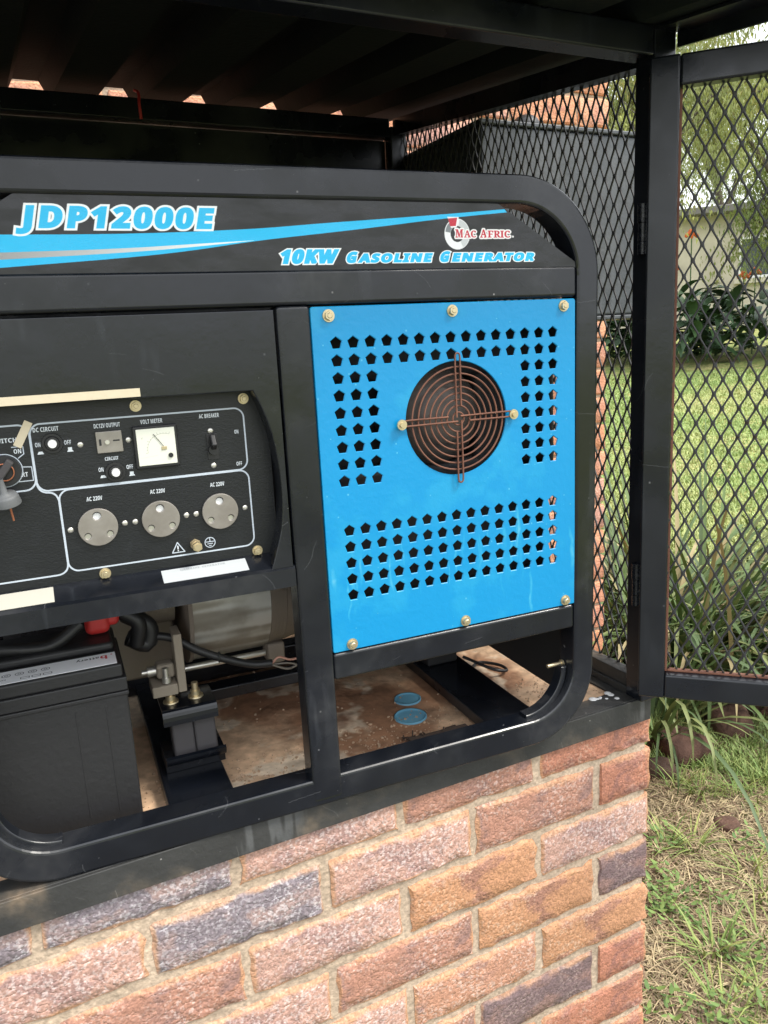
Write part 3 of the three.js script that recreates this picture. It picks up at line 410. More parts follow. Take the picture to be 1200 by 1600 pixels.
  // ------------------------------------------------------------ blue end panel with pentagon holes, fan guard and muffler behind
  const px0 = 0.3052, px1 = 0.6965, py0 = 0.2092, py1 = 0.6592, ps = rrect(px0, py0, px1, py1, 0.004, 0.003);
  const pent = (x, y) => { const p = new THREE.Path(), R = 0.0079; for (let i = 0; i < 5; i++) { const a = Math.PI / 2 - i * 1.25664, q = [x + R * Math.cos(a), y + R * Math.sin(a)]; i ? p.lineTo(...q) : p.moveTo(...q); } p.closePath(); ps.holes.push(p); };
  for (let i = 0; i < 15; i++) for (let j = 0; j < 9; j++) if (j < 2 || i < 3 || i > 11) pent(0.3365 + i * 0.023, 0.6145 - j * 0.0219);
  for (let i = 0; i < 15; i++) for (let j = 0; j < 5; j++) pent(0.339 + i * 0.0227, 0.3735 - j * 0.022);
  const FX = 0.5035, FY = 0.507, FRad = 0.0765, fh = new THREE.Path(); fh.absarc(FX, FY, FRad, 0, 6.2832, true); ps.holes.push(fh);
  const pg = new THREE.ExtrudeGeometry(ps, { depth: 0.0012, bevelEnabled: true, bevelThickness: 0.0009, bevelSize: 0.0008, bevelOffset: -0.0008, bevelSegments: 1, curveSegments: 30 }); pg.translate(0, 0, -0.0038); boxUV(pg);
  { const uv = pg.attributes.uv, P = pg.attributes.position; for (let i = 0; i < uv.count; i++) uv.setXY(i, P.getX(i) - px0, P.getY(i) - py0); }
  const panel = part('vent_panel', merge([pg, bx(px0, px0 + 0.0015, py0 + 0.003, py1 - 0.004, -0.02, -0.0042, 0.0005), bx(px0 + 0.003, px1 - 0.003, py1 - 0.0016, py1, -0.02, -0.0042, 0.0005)]), M.blue, gen);
  const pz = -0.0018;
  for (const [x, y] of [[0.3285, 0.648], [0.5005, 0.6485], [0.676, 0.6495], [0.678, 0.2175], [0.5065, 0.2175], [0.3325, 0.2175]]) bolt(x, y, pz, 0.0062, M.brass, panel);
  const rings = [0.069, 0.06, 0.0515, 0.0425, 0.034, 0.0255, 0.0175, 0.0085], wr = 0.00125, gz = pz + 0.004;
  const guard = part('fan_guard', merge(rings.map((r) => new THREE.TorusGeometry(r, wr, 7, 56).translate(FX, FY, gz - wr))), M.rust, panel);
  const hair = (n) => { const o = part('spoke', merge([tube([[-0.0035, n[0], 0], [-0.0035, n[2], 0], [-0.0030, n[2] + 0.003, 0], [0, n[2] + 0.0045, 0], [0.003, n[2] + 0.003, 0], [0.0035, n[2], 0], [0.0035, n[1], 0]], wr, 60, 7)]), M.rust, guard); o.position.set(FX, FY, gz + wr); return o; };
  hair([0.002, 0.017, 0.0825]); hair([0.002, 0.017, 0.0825]).rotation.z = Math.PI; hair([0.002, 0.0165, 0.0815]).rotation.z = Math.PI / 2; hair([0.002, 0.0165, 0.0815]).rotation.z = -Math.PI / 2;
  for (const s of [-1, 1]) part('washer_screw', merge([cyl(0.0068, 0.0072, 0.0016, 22, 'z', [FX + s * 0.0852, FY - 0.001, gz + wr * 2]), cyl(0.0036, 0.004, 0.003, 14, 'z', [FX + s * 0.0852, FY - 0.001, gz + wr * 2 + 0.002])]), M.brass, panel);
  const mf = part('muffler', merge([new THREE.LatheGeometry([[0, 0.0], [0.012, 0.0], [0.022, -0.003], [0.036, -0.003], [0.04, -0.012], [0.046, -0.012], [0.056, -0.02], [0.068, -0.03], [0.074, -0.05], [0.074, -0.28]].map((p) => new THREE.Vector2(...p)), 44).rotateX(Math.PI / 2)]), std({ color: lin(0.075, 0.062, 0.055), roughness: 0.5 }), gen); mf.position.set(FX, FY, -0.034);
  part('engine_shroud', merge([bx(0.335, 0.7, 0.25, 0.44, -0.42, -0.068, 0.012), bx(0.335, 0.6, 0.215, 0.26, -0.4, -0.1, 0.012), bx(0.57, 0.711, 0.4, 0.65, -0.46, -0.068, 0.012), bx(0.335, 0.58, 0.4, 0.65, -0.46, -0.12, 0.012), bx(0.335, 0.72, 0.56, 0.66, -0.46, -0.06, 0.012), bx(0.32, 0.334, 0.22, 0.65, -0.45, -0.045, 0.003)]), M.matt, gen);
  part('frame_screw', merge([cyl(0.0055, 0.0058, 0.004, 6, 'x', [0.689, 0.104, -0.026]), cyl(0.0032, 0.0032, 0.028, 12, 'x', [0.676, 0.104, -0.026])]), M.brass, gen);
}
{ // alternator, its bracket and the rubber mount under the control board
  const A = part('alternator', merge([cyl(0.12, 0.12, 0.118, 64, 'x', [0.211, 0.25, -0.3])]), M.galv, gen); boxUV(A.geometry);
  part('end_bell', merge([cyl(0.123, 0.123, 0.006, 64, 'x', [0.149, 0.25, -0.3]), cyl(0.116, 0.12, 0.026, 64, 'x', [0.2835, 0.25, -0.3]), cyl(0.11, 0.116, 0.03, 64, 'x', [0.312, 0.25, -0.3]), bx(0.268, 0.296, 0.118, 0.152, -0.262, -0.222, 0.004)]), M.castBrown, A);
  part('tie_rod', cyl(0.0052, 0.0052, 0.15, 14, 'x', [0.203, 0.132, -0.243]), M.zinc, A);
  part('crankcase', merge([bx(0.02, 0.136, 0.105, 0.32, -0.4, -0.3, 0.006), cyl(0.05, 0.05, 0.05, 24, 'x', [0.11, 0.25, -0.29])]), M.cast, gen);
  const b = part('mount_bracket', merge([bx(0.119, 0.1315, 0.125, 0.215, -0.215, -0.172, 0.002), bx(0.082, 0.1185, 0.125, 0.142, -0.215, -0.168, 0.002), bx(0.092, 0.119, 0.145, 0.168, -0.21, -0.185, 0.005)]), M.cast, gen);
  part('bolt', merge([cyl(0.0075, 0.008, 0.012, 6, 'x', [0.086, 0.157, -0.196]), cyl(0.0042, 0.0042, 0.014, 10, 'x', [0.079, 0.157, -0.196])]), M.zinc, b); part('bolt', merge([cyl(0.007, 0.007, 0.008, 6, 'y', [0.104, 0.147, -0.178]), cyl(0.0042, 0.0042, 0.02, 10, 'y', [0.104, 0.155, -0.178])]), M.zinc, b);
  const hood = new THREE.Shape(); hood.moveTo(0.0, 0.112); hood.lineTo(-0.06, 0.112); hood.lineTo(-0.06, 0.108); hood.lineTo(-0.004, 0.108); hood.quadraticCurveTo(0.004, 0.106, 0.004, 0.09); hood.lineTo(0.0085, 0.0895); hood.quadraticCurveTo(0.0085, 0.112, 0, 0.112);
  const hg = new THREE.ExtrudeGeometry(hood, { depth: 0.078, bevelEnabled: false, curveSegments: 6 }); hg.rotateY(-Math.PI / 2); hg.translate(0.168, 0, -0.152);
  const mp = part('mount_plate', boxUV(hg), M.paint, gen);
  for (const [x, z] of [[0.1065, -0.176], [0.143, -0.178]]) part('nut', merge([cyl(0.011, 0.0115, 0.0022, 22, 'y', [x, 0.1135, z]), cyl(0.0078, 0.0078, 0.008, 6, 'y', [x, 0.1185, z]), cyl(0.0048, 0.0048, 0.016, 12, 'y', [x, 0.1265, z])]), M.brass, mp);
  const rg = merge([bx(-0.031, 0.0005, 0, 0.068, -0.03, 0.0, 0.004), bx(0.001, 0.0325, 0, 0.068, -0.03, 0.0, 0.004)]); const rb = part('rubber_mount', rg, M.rubber, gen); rb.position.set(0.132, 0.034, -0.148); rb.rotation.x = -0.18;
  const foot = new THREE.Shape(); foot.moveTo(0, 0.0145); foot.lineTo(-0.06, 0.0145); foot.lineTo(-0.06, 0.036); foot.lineTo(-0.002, 0.036); foot.quadraticCurveTo(0.012, 0.036, 0.014, 0.046); foot.lineTo(0.0185, 0.044); foot.quadraticCurveTo(0.016, 0.028, 0, 0.027);
  const fg = new THREE.ExtrudeGeometry(foot, { depth: 0.086, bevelEnabled: false, curveSegments: 6 }); fg.rotateY(-Math.PI / 2); fg.translate(0.173, 0, -0.15); part('mount_foot', boxUV(fg), M.paint, gen);
  part('long_rail', bx(0.15, 0.56, 0.045, 0.066, -0.325, -0.29, 0.003), M.paint, gen);
  part('rear_mount', merge([bx(0.586, 0.648, 0.0145, 0.09, -0.36, -0.3, 0.004), bx(0.575, 0.66, 0.09, 0.1, -0.38, -0.28, 0.002), bx(0.48, 0.7, 0.1, 0.135, -0.37, -0.29, 0.006)]), M.matt, gen);
  const loom = part('wiring_loom', merge([tube([[0.085, 0.212, -0.2], [0.12, 0.203, -0.195], [0.155, 0.178, -0.19], [0.195, 0.157, -0.185], [0.235, 0.142, -0.18], [0.262, 0.14, -0.175]], 0.0062, 40, 9), tube([[0.06, 0.25, -0.2], [0.09, 0.225, -0.2], [0.085, 0.2, -0.2], [0.06, 0.215, -0.2]], 0.013, 20, 9), tube([[0.05, 0.26, -0.19], [0.075, 0.24, -0.185], [0.07, 0.205, -0.19]], 0.011, 16, 9), new THREE.TorusGeometry(0.0068, 0.0018, 6, 14).rotateY(1.3).translate(0.185, 0.162, -0.187)]), M.plastic, gen);
  part('pink_wire', tube([[0.262, 0.14, -0.175], [0.272, 0.149, -0.172], [0.29, 0.142, -0.17], [0.33, 0.144, -0.175]], 0.0018, 24, 6), std({ color: lin(0.5, 0.26, 0.2), roughness: 0.5 }), loom); part('grey_wire', merge([tube([[0.26, 0.139, -0.172], [0.285, 0.128, -0.17], [0.3, 0.13, -0.172], [0.33, 0.14, -0.178]], 0.0018, 24, 6), tube([[0.262, 0.137, -0.178], [0.29, 0.136, -0.17], [0.315, 0.124, -0.17], [0.32, 0.14, -0.175]], 0.0016, 24, 6)]), std({ color: lin(0.16, 0.14, 0.12), roughness: 0.5 }), loom);
  part('corrugated_hose', merge(Array.from({ length: 16 }, (_, i) => new THREE.TorusGeometry(0.016, 0.0032, 6, 18).rotateY(Math.PI / 2).translate(-0.07 + i * 0.0064, 0.285, -0.19))), std({ color: lin(0.3, 0.18, 0.09), roughness: 0.6 }), gen);
}

// ---------------------------------------------------------------- things on the slab
{
  const t = thing('battery', 'black car battery with white label strip inside the generator frame', 'battery', null, [0, 0, 0]);
  const x0 = -0.155, x1 = 0.0445, z0 = -0.235, z1 = -0.0765;
  const cs = part('case', merge([bx(x0, x1, 0.003, 0.187, z0, z1, 0.004), bx(x0 - 0.0015, x1 + 0.0015, 0.181, 0.1865, z0 - 0.0015, z1 + 0.0018, 0.0015)]), M.batteryCase, t);
  part('lid', merge([bx(x0 - 0.002, x1 + 0.001, 0.1872, 0.2055, z0 - 0.002, z1 + 0.0012, 0.002), bx(x0, x1 - 0.003, 0.2056, 0.2235, z0, z1 - 0.0012, 0.003), bx(x0 + 0.005, x1 - 0.008, 0.2236, 0.236, z0 + 0.01, z1 - 0.055, 0.005)]), M.batteryCase, t);
  for (let i = 3; i < 5; i++) part('case_rib', bx(x0 + 0.022 + i * 0.037, x0 + 0.024 + i * 0.037, 0.02, 0.17, z1 - 0.001, z1 + 0.0006, 0.0004, 1), M.batteryCase, cs);
  const lg = bx(x0 + 0.004, x1 - 0.008, 0, 0.043, 0, 0.0005, 0.0002, 1); flatUV(lg, x0 + 0.004, x1 - 0.008, 0, 0.043);
  const lb = part('label', lg, std({ roughness: 0.4, map: canvasTex(1024, 240, (c) => {
    c.fillStyle = '#f3f5f6'; c.fillRect(0, 0, 1024, 240); c.translate(1024, 240); c.rotate(Math.PI);
    c.fillStyle = '#33383d'; c.font = 'bold 54px sans-serif'; c.fillText('attery', 108, 190); c.fillStyle = '#c4262e'; c.font = 'bold 96px sans-serif'; c.fillText('b', 50, 196); c.font = 'bold 26px sans-serif'; c.fillText('R', 18, 206);
    c.strokeStyle = '#3a4046'; c.lineWidth = 5; for (let i = 0; i < 5; i++) { c.beginPath(); c.arc(470 + i * 84, 150, 27, 0, 7); c.stroke(); c.beginPath(); c.arc(470 + i * 84, 150, 10, 0, 7); c.stroke(); } for (let i = 0; i < 3; i++) c.strokeRect(430 + i * 72, 42, 54, 28);
    c.fillStyle = '#5b6166'; c.font = '30px sans-serif'; c.fillText('MF-12', 720, 90); c.fillStyle = '#22272b'; c.font = 'bold 56px sans-serif'; c.fillText('619', 800, 58);
  }) }), t); lb.position.set(0, 0.2239, z1 - 0.0055); lb.rotation.x = -Math.PI / 2;
  part('terminal_cover', merge([bx(0.004, 0.037, 0.2365, 0.272, -0.2, -0.165, 0.01, 4), bx(0.03, 0.05, 0.245, 0.27, -0.198, -0.17, 0.008, 3)]), M.red, t);
  part('hold_strap', tube([[x0, 0.25, -0.155], [-0.1, 0.245, -0.15], [-0.04, 0.24, -0.15], [0.0, 0.262, -0.155]], 0.009, 30, 8), M.plastic, t);
}
for (const [x, z, r] of [[0.517, -0.246, 0.0215], [0.4935, -0.184, 0.0255]]) {
  const g = merge([new THREE.LatheGeometry([[0, 0.003], [r * 0.8, 0.0028], [r, 0.0035], [r, 0.0052], [r + 0.0025, 0.0052], [r + 0.0025, -0.006]].map((p) => new THREE.Vector2(...p)), 30)]);
  const o = solo('conduit_stub', z > -0.2 ? 'larger blue plastic conduit end set in the slab, in front of its twin' : 'smaller blue plastic conduit end set in the slab, behind its twin', 'conduit', g, M.pipeBlue, 'blue conduit ends'); o.position.set(x, -0.0138, z);
}
{
  const g = tube([[0.62, 0.012, -0.24], [0.655, 0.0, -0.27], [0.7, -0.004, -0.31], [0.73, -0.005, -0.28], [0.725, -0.003, -0.25], [0.70, 0.004, -0.25], [0.66, 0.02, -0.3]], 0.003, 60, 7);
  solo('loose_cable', 'thin black cable looped on the muddy slab under the blue panel', 'cable', g, M.plastic);
  const r = rng(8), gs = []; for (let i = 0; i < 26; i++) { const k = bx(-0.004 - 0.012 * r(), 0.004 + 0.012 * r(), 0, 0.002, -0.001, 0.0012, 0.0005, 1); k.rotateY(r() * 3); k.translate(0.44 + 0.1 * r(), -0.009 + 0.003 * r(), -0.085 - 0.035 * r()); gs.push(k); }
  const o = solo('charred_scrap', 'strip of blackened bark-like scrap behind the bottom bar', 'scrap', merge([...gs, bx(0.455, 0.56, -0.011, -0.006, -0.112, -0.092, 0.002)]), std({ color: lin(0.055, 0.036, 0.026), roughness: 0.9 }));
  const d = []; for (let i = 0; i < 9; i++) { const s = new THREE.IcosahedronGeometry(0.003 + 0.005 * r(), 1); s.scale(1, 0.25, 1); s.translate((r() - 0.5) * 0.05, -0.0065, (r() - 0.5) * 0.03); d.push(s); }
  const wp = solo('white_droppings', 'splash of white droppings on the tray beside the corner post', 'droppings', merge(d), M.white); wp.position.set(0.812, -0.0012, -0.075);
}

solo('red_cable', 'thin red cable hanging from the back beam inside the dark cage', 'cable', tube([[-0.0, 1.135, 0], [0.004, 1.125, 0.02], [0.002, 1.1, 0.032], [0.003, 1.075, 0.03]], 0.003, 30, 7), M.red).position.set(0.235, -0.008, -0.81);
// ---------------------------------------------------------------- grey steel box outside the mesh, house wall behind
{
  const t = thing('steel_box', 'grey painted steel box on the house wall outside the cage mesh', 'box', null, C0, CR);
  part('body', bx(0.012, 0.52, 0.655, 1.04, -1.078, -0.5, 0.006), M.greySteel, t); part('lid', bx(0.008, 0.525, 1.0405, 1.05, -1.078, -0.495, 0.003), M.greySteel, t); part('lid', bx(0.008, 0.525, 0.645, 0.6545, -1.078, -0.497, 0.003), M.greySteel, t);
  const k = thing('cap_lamp', 'small black domed fitting standing on the grey steel box', 'fitting', null, C0, CR);
  part('base', bx(0.15, 0.225, 1.0505, 1.063, -0.62, -0.55, 0.005), M.plastic, k); part('dome', new THREE.SphereGeometry(0.033, 20, 10, 0, 6.3, 0, 1.57).scale(1, 0.85, 1).translate(0.187, 1.0632, -0.585), M.plastic, k);
}
{
  const t = thing('brick_house', 'orange face brick house wall with a clean corner behind the cage', 'house', null, C0, CR);
  const HX = 0.885, HZ = -1.1, top = 2.55, r = rng(66);
  part('wall', bx(-4.5, HX - 0.008, GY - 0.05, top, -5.5, HZ - 0.01, 0.002), M.mortar, t);
  const simple = Array.from({ length: 4 }, (_, i) => brickGeo(BL, BH, 0.06, 1200 + i * 7, 6, 4)), simpleH = Array.from({ length: 3 }, (_, i) => brickGeo(BW, BH, 0.06, 1290 + i * 7, 5, 4));
  const house = [[[220, 152, 114], [192, 128, 106], [226, 178, 152], 0.2, 0.2], [[206, 136, 104], [176, 112, 98], [226, 178, 152], 0.4, 0.15], [[212, 150, 126], [186, 130, 116], [228, 190, 172], 0.4, 0.4], [[210, 138, 98], [160, 100, 86], [222, 166, 140], 0.25, 0.1]].map((a, i) => std({ map: brickMap(...a, 700 + i * 60, [226, 154, 108]), roughness: 0.75, bumpMap: relief(0.2 * i, 0.4), bumpScale: 0.0026 }));
  for (let c = 0; c < 37; c++) {
    const y = GY + c * COURSE + 0.006, odd = c % 2 === 0; let x = HX, k = 0;
    while (x > (y > 1.0 && y < 1.75 ? -1.5 : -0.1)) { const half = !odd && k === 0, L = half ? BW : BL; const b = part('brick', half ? simpleH[c % 3] : simple[Math.floor(r() * 4)], house[Math.floor(r() * 4)], t); b.position.set(x - L, y, HZ + (r() - 0.5) * 0.002); x -= half ? BW + 0.0125 : PITCH; k++; }
    const q = part('brick', odd ? simpleH[c % 3] : simple[c % 4], house[c % 4], t); q.rotation.y = Math.PI / 2; q.position.set(HX, y, HZ - 0.062);
  }
  part('added_eaves', bx(-4.9, HX + 0.35, top, top + 0.16, -5.9, HZ + 0.38, 0.01), M.white, t);  // unseen roof edge, added for its effect on the light
}

// ---------------------------------------------------------------- planting and the far garden
const leafMat = (r, g, b, tr = 0.25) => new THREE.MeshPhysicalMaterial({ color: lin(r, g, b), roughness: tr > 0.3 ? 0.95 : 0.6, transmission: tr > 0.3 ? tr : 0, thickness: 0, side: THREE.DoubleSide });
function strap(len, w, droop, seed, seg = 9) {     // a long sword leaf with a fold along its middle, rooted at the origin and leaning to +x
  const pos = [], idx = [], r = rng(seed), kink = r() < 0.3 ? 0.55 + 0.3 * r() : 2; let x = 0, y = 0, a = 0.15 + 0.2 * r();
  for (let i = 0; i <= seg; i++) {
    const t = i / seg, ww = w * Math.min(1, 0.55 + t * 1.5) * Math.pow(1 - t, 0.45) + 0.0006, dip = ww * 0.22;
    pos.push(x, y + dip, -ww, x, y, 0, x, y + dip, ww); if (i) { const b = 3 * (i - 1), c = 3 * i; idx.push(b, b + 1, c, b + 1, c + 1, c, b + 1, b + 2, c + 1, b + 2, c + 2, c + 1); }
    a += droop / seg * (0.4 + 1.4 * t) + (t > kink ? 0.35 : 0); x += Math.sin(a) * len / seg; y += Math.cos(a) * len / seg;
  }
  const g = new THREE.BufferGeometry(); g.setAttribute('position', new THREE.Float32BufferAttribute(pos, 3)); g.setIndex(idx); g.computeVertexNormals(); return boxUV(g);
}
const strapMats = [leafMat(0.075, 0.125, 0.03), leafMat(0.1, 0.155, 0.04), leafMat(0.06, 0.1, 0.03), leafMat(0.16, 0.19, 0.06), leafMat(0.34, 0.28, 0.14, 0.1)];
const strapGeos = Array.from({ length: 16 }, (_, i) => strap(0.62 + 0.4 * hash(i, 1, 5), 0.0075 + 0.006 * hash(i, 2, 5), 0.5 + 1.5 * hash(i, 3, 5), 40 + i));
function strapPlant(x, z, n, seed, label, spread, size) {
  const t = thing('strap_leaf_plant', label, 'plant', 'sword leaved clumps along the house', [x, terrain(x, z), z]), r = rng(seed);
  for (let i = 0; i < n; i++) { const o = part('leaf', strapGeos[Math.floor(r() * 16)], strapMats[r() < 0.08 ? 4 : Math.floor(r() * 4)], t); const a = r() * 6.283, d = spread * Math.sqrt(r()); o.position.set(Math.cos(a) * d, -0.015, Math.sin(a) * d); o.rotation.set(0, -a + (r() - 0.5) * 1.4, -(r() * 0.55)); o.scale.setScalar(size * (0.7 + 0.5 * r())); }
  return t;
}
function ground(px, py) { // where the sight line through a pixel of the photograph meets the ground
  camera.updateMatrixWorld(); const d = new THREE.Vector3((px - 600) / 1220, -(py - 800) / 1220, -1).applyQuaternion(camera.quaternion); let t = 1; for (let i = 0; i < 60; i++) { const x = d.x * t, z = 0.935 + d.z * t, y = 0.613 + d.y * t; t += (y - terrain(x, z)) / -d.y * 0.7; } return [d.x * t, 0.935 + d.z * t];
}
[[1040, 1050, 170, 'dense clump of green sword leaves behind the hinge side of the open mesh door', 0.2, 1.12], [968, 1060, 110, 'clump of green sword leaves against the orange house corner', 0.16, 1.05], [1110, 1065, 150, 'low spreading clump of arching sword leaves above the red stones', 0.3, 1.0], [1010, 1140, 90, 'drooping sword leaves at the foot of the plinth', 0.14, 0.8], [1000, 985, 120, 'farther clump of upright sword leaves beside the house wall', 0.22, 1.1], [1085, 1030, 150, 'tall arching sword leaf clump just behind the lower half of the mesh door', 0.2, 1.2], [1190, 1040, 90, 'sword leaf clump spreading onto the lawn past the stones', 0.2, 0.8]].forEach(([px, py, n, label, sp, sz], i) => { const [x, z] = ground(px, py); strapPlant(x, z, n, i + 1, label, sp, sz); });
{ // rough red stones edging the bed
  const mats = [[0.13, 0.068, 0.05], [0.15, 0.085, 0.062], [0.11, 0.066, 0.05]].map(([a, b, c], i) => std({ color: lin(a, b, c), roughness: 0.9, map: tex(256, 256, (u, v) => { const n = fbm(u, v, 6, 5, 800 + i); return [150 + 105 * n, 140 + 110 * n, 130 + 110 * n]; }, [0.15, 0.15]), bumpMap: orangePeel, bumpScale: 0.004 }));
  const S = [[1065, 1180, 0.1, 0.06, 'round red stone half hidden under leaves at the plinth foot'], [1138, 1145, 0.09, 0.075, 'tall red stone with a flat face under the mesh door'], [1025, 1208, 0.07, 0.035, 'small dark red stone against the plinth side'], [1190, 1115, 0.09, 0.04, 'flat red stone at the edge of the grass'], [1135, 1292, 0.045, 0.016, 'flat red shard lying in the dry grass']].map(([px, py, ...q]) => [...ground(px, py), ...q]);
  S.forEach(([x, z, r, h, label], i) => { const g = mergeVertices((() => { const q = new THREE.IcosahedronGeometry(r, 3); q.deleteAttribute('normal'); q.deleteAttribute('uv'); return q; })()); const p = g.attributes.position; for (let k = 0; k < p.count; k++) { const a = p.getX(k), b = p.getY(k), c = p.getZ(k), n = 0.62 + 0.8 * fbm(mod(a * 3 + 0.3, 1), mod(c * 3 + b * 2 + 0.2, 1), 6, 4, 820 + i); p.setXYZ(k, Math.max(-r * 0.85, Math.min(r * 0.85, a * n)), Math.min(h, b * n * h / r * 1.3), Math.max(-r * 0.8, Math.min(r * 0.8, c * n))); } g.computeVertexNormals(); const o = solo('edging_stone', label, 'stone', boxUV(g), mats[i % 3], 'stones edging the bed'); o.position.set(x, terrain(x, z) + h * 0.3, z); o.rotation.y = i * 1.3; });
}
{ // grass: green blades, dry straw and small weeds, nobody could count them
  const blade = (h, w, bend) => { const pos = [], idx = []; for (let i = 0; i <= 3; i++) { const t = i / 3, ww = w * (1 - t * t) + 0.0002; pos.push(-ww, h * t * (1 - 0.15 * t), bend * t * t, ww, h * t * (1 - 0.15 * t), bend * t * t); if (i) { const b = 2 * (i - 1); idx.push(b, b + 1, b + 2, b + 1, b + 3, b + 2); } } const g = new THREE.BufferGeometry(); g.setAttribute('position', new THREE.Float32BufferAttribute(pos, 3)); g.setIndex(idx); g.computeVertexNormals(); return g; };
  const r = rng(31), m4 = new THREE.Matrix4(), q = new THREE.Quaternion(), e = new THREE.Euler(), col = new THREE.Color();
  const inHouse = (x, z) => { const dx = x - C0[0], dz = z - C0[2], u = dx * Math.cos(CR) - dz * Math.sin(CR), w = dx * Math.sin(CR) + dz * Math.cos(CR); return (u < 0.014 && w < 0 && w > -1.05) || (u < 0.9 && w < -1.1) || (u < 0.014 && w <= 0); };
  function field(name, n, geo, mat, place, tint, label) {
    const im = new THREE.InstancedMesh(geo, mat, n); let k = 0;
    for (let i = 0; i < n * 4 && k < n; i++) { const a = place(); if (!a || inHouse(a.x, a.z)) continue; e.set(a.rx, a.ry, 0, 'YXZ'); q.setFromEuler(e); m4.compose(new THREE.Vector3(a.x, terrain(a.x, a.z) + (a.dy || 0), a.z), q, new THREE.Vector3(a.sx ?? a.s, a.s, a.s)); im.setMatrixAt(k, m4); im.setColorAt(k, tint(col, a)); k++; }
    im.count = k; im.name = name; im.userData = { kind: 'stuff', label, category: 'grass' }; im.castShadow = im.receiveShadow = true; scene.add(im);
  }
  const patch = (x, z) => fbm(mod(x * 0.22 + 0.1, 1), mod(z * 0.22 + 0.3, 1), 5, 4, 611);
  const near = () => [0.86 + 2.3 * r(), -2.2 + 2.6 * r()];
  const gm = new THREE.MeshStandardMaterial({ color: 0xffffff, roughness: 0.7, side: THREE.DoubleSide });
  field('dry_grass', 110000, blade(0.06, 0.0011, 0.012), gm, () => { const [x, z] = near(); return { x, z, rx: 1.25 + 0.35 * (r() - 0.3), ry: r() * 6.283, s: 0.5 + 0.9 * r(), dy: 0.002 + 0.008 * r() }; }, (c) => { const t = r(); return (r() < 0.3 ? c.setRGB(0.17 + 0.08 * t, 0.105 + 0.05 * t, 0.065 + 0.03 * t) : c.setRGB(0.42 + 0.18 * t, 0.33 + 0.15 * t, 0.19 + 0.09 * t)).multiplyScalar(0.45 + 0.6 * r()); }, 'dry straw coloured grass clippings lying beside the plinth');
  field('short_grass', 20000, blade(0.055, 0.0016, 0.03), gm, () => { const [x, z] = near(); if (patch(x, z) < 0.46 + 0.12 * r()) return null; return { x, z, rx: (r() - 0.3) * 1.3, ry: r() * 6.283, s: 0.4 + 0.8 * r() }; }, (c) => { const t = r(); return c.setRGB(0.1 + 0.16 * t, 0.17 + 0.13 * t, 0.035 + 0.04 * t); }, 'patchy short green grass growing beside the plinth');
  // tufts of longer grass
  const tufts = [[1060, 1235], [1095, 1240], [1180, 1250], [1195, 1225], [1150, 1245], [1105, 1500], [1120, 1490], [1190, 1400], [1165, 1370], [1195, 1470], [1130, 1580], [1040, 1330], [1085, 1330], [1190, 1560]].map((q) => ground(...q));
  field('grass_tufts', 420, blade(0.11, 0.0024, 0.065), gm, () => { const t = tufts[Math.floor(r() * tufts.length)], a = r() * 6.283, d = 0.045 * r(); return { x: t[0] + Math.cos(a) * d, z: t[1] + Math.sin(a) * d, rx: 0.1 + 0.75 * r(), ry: Math.PI / 2 - a + (r() - 0.5), s: 0.45 + 0.75 * r() }; }, (c) => { const t = r(); return c.setRGB(0.11 + 0.2 * t, 0.2 + 0.14 * t, 0.04 + 0.06 * t); }, 'longer bright green grass tufts in the dry grass');
  const wg = (() => { const s = new THREE.Shape(); s.moveTo(0, 0); s.quadraticCurveTo(0.009, 0.006, 0, 0.02); s.quadraticCurveTo(-0.009, 0.006, 0, 0); const g = new THREE.ShapeGeometry(s, 4); const p = g.attributes.position; for (let i = 0; i < p.count; i++) p.setZ(i, Math.abs(p.getX(i)) * 0.6); g.computeVertexNormals(); g.deleteAttribute('uv'); return g; })();
  const weeds = [[1030, 1385], [1038, 1410], [1045, 1430], [1160, 1490], [1165, 1510], [1030, 1585], [1110, 1410], [1180, 1585], [1170, 1330], [1035, 1320], [1120, 1600], [1060, 1440]].map((q) => ground(...q));
  field('leafy_weeds', 480, wg, gm, () => { const t = weeds[Math.floor(r() * weeds.length)]; return { x: t[0] + (r() - 0.5) * 0.11, z: t[1] + (r() - 0.5) * 0.11, rx: 0.9 + 0.6 * r(), ry: r() * 6.283, s: 0.6 + 0.8 * r(), dy: 0.005 + 0.04 * r() }; }, (c) => { const t = r(); return c.setRGB(0.08 + 0.1 * t, 0.15 + 0.11 * t, 0.035 + 0.03 * t); }, 'small round leaved weeds against the brick plinth');
  field('lawn_grass', 90000, blade(0.05, 0.003, 0.03), gm, () => { const d = 2.6 + 12 * Math.pow(r(), 1.5), a = (34 + 26 * r()) * Math.PI / 180; return { x: Math.sin(a) * d, z: 0.935 - Math.cos(a) * d, rx: (r() - 0.3) * 1.4, ry: r() * 6.283, s: 0.5 + 0.7 * r(), sx: 0.6 + d * 0.12 }; }, (c, a) => { const t = r(), p = sstep(0.4, 0.6, patch(a.x * 0.6, a.z * 0.6)); return c.setRGB(0.19 + 0.14 * t + 0.1 * p, 0.28 + 0.14 * t + 0.05 * p, 0.08 + 0.06 * t + 0.04 * p); }, 'mown pale green lawn behind the mesh door');
}
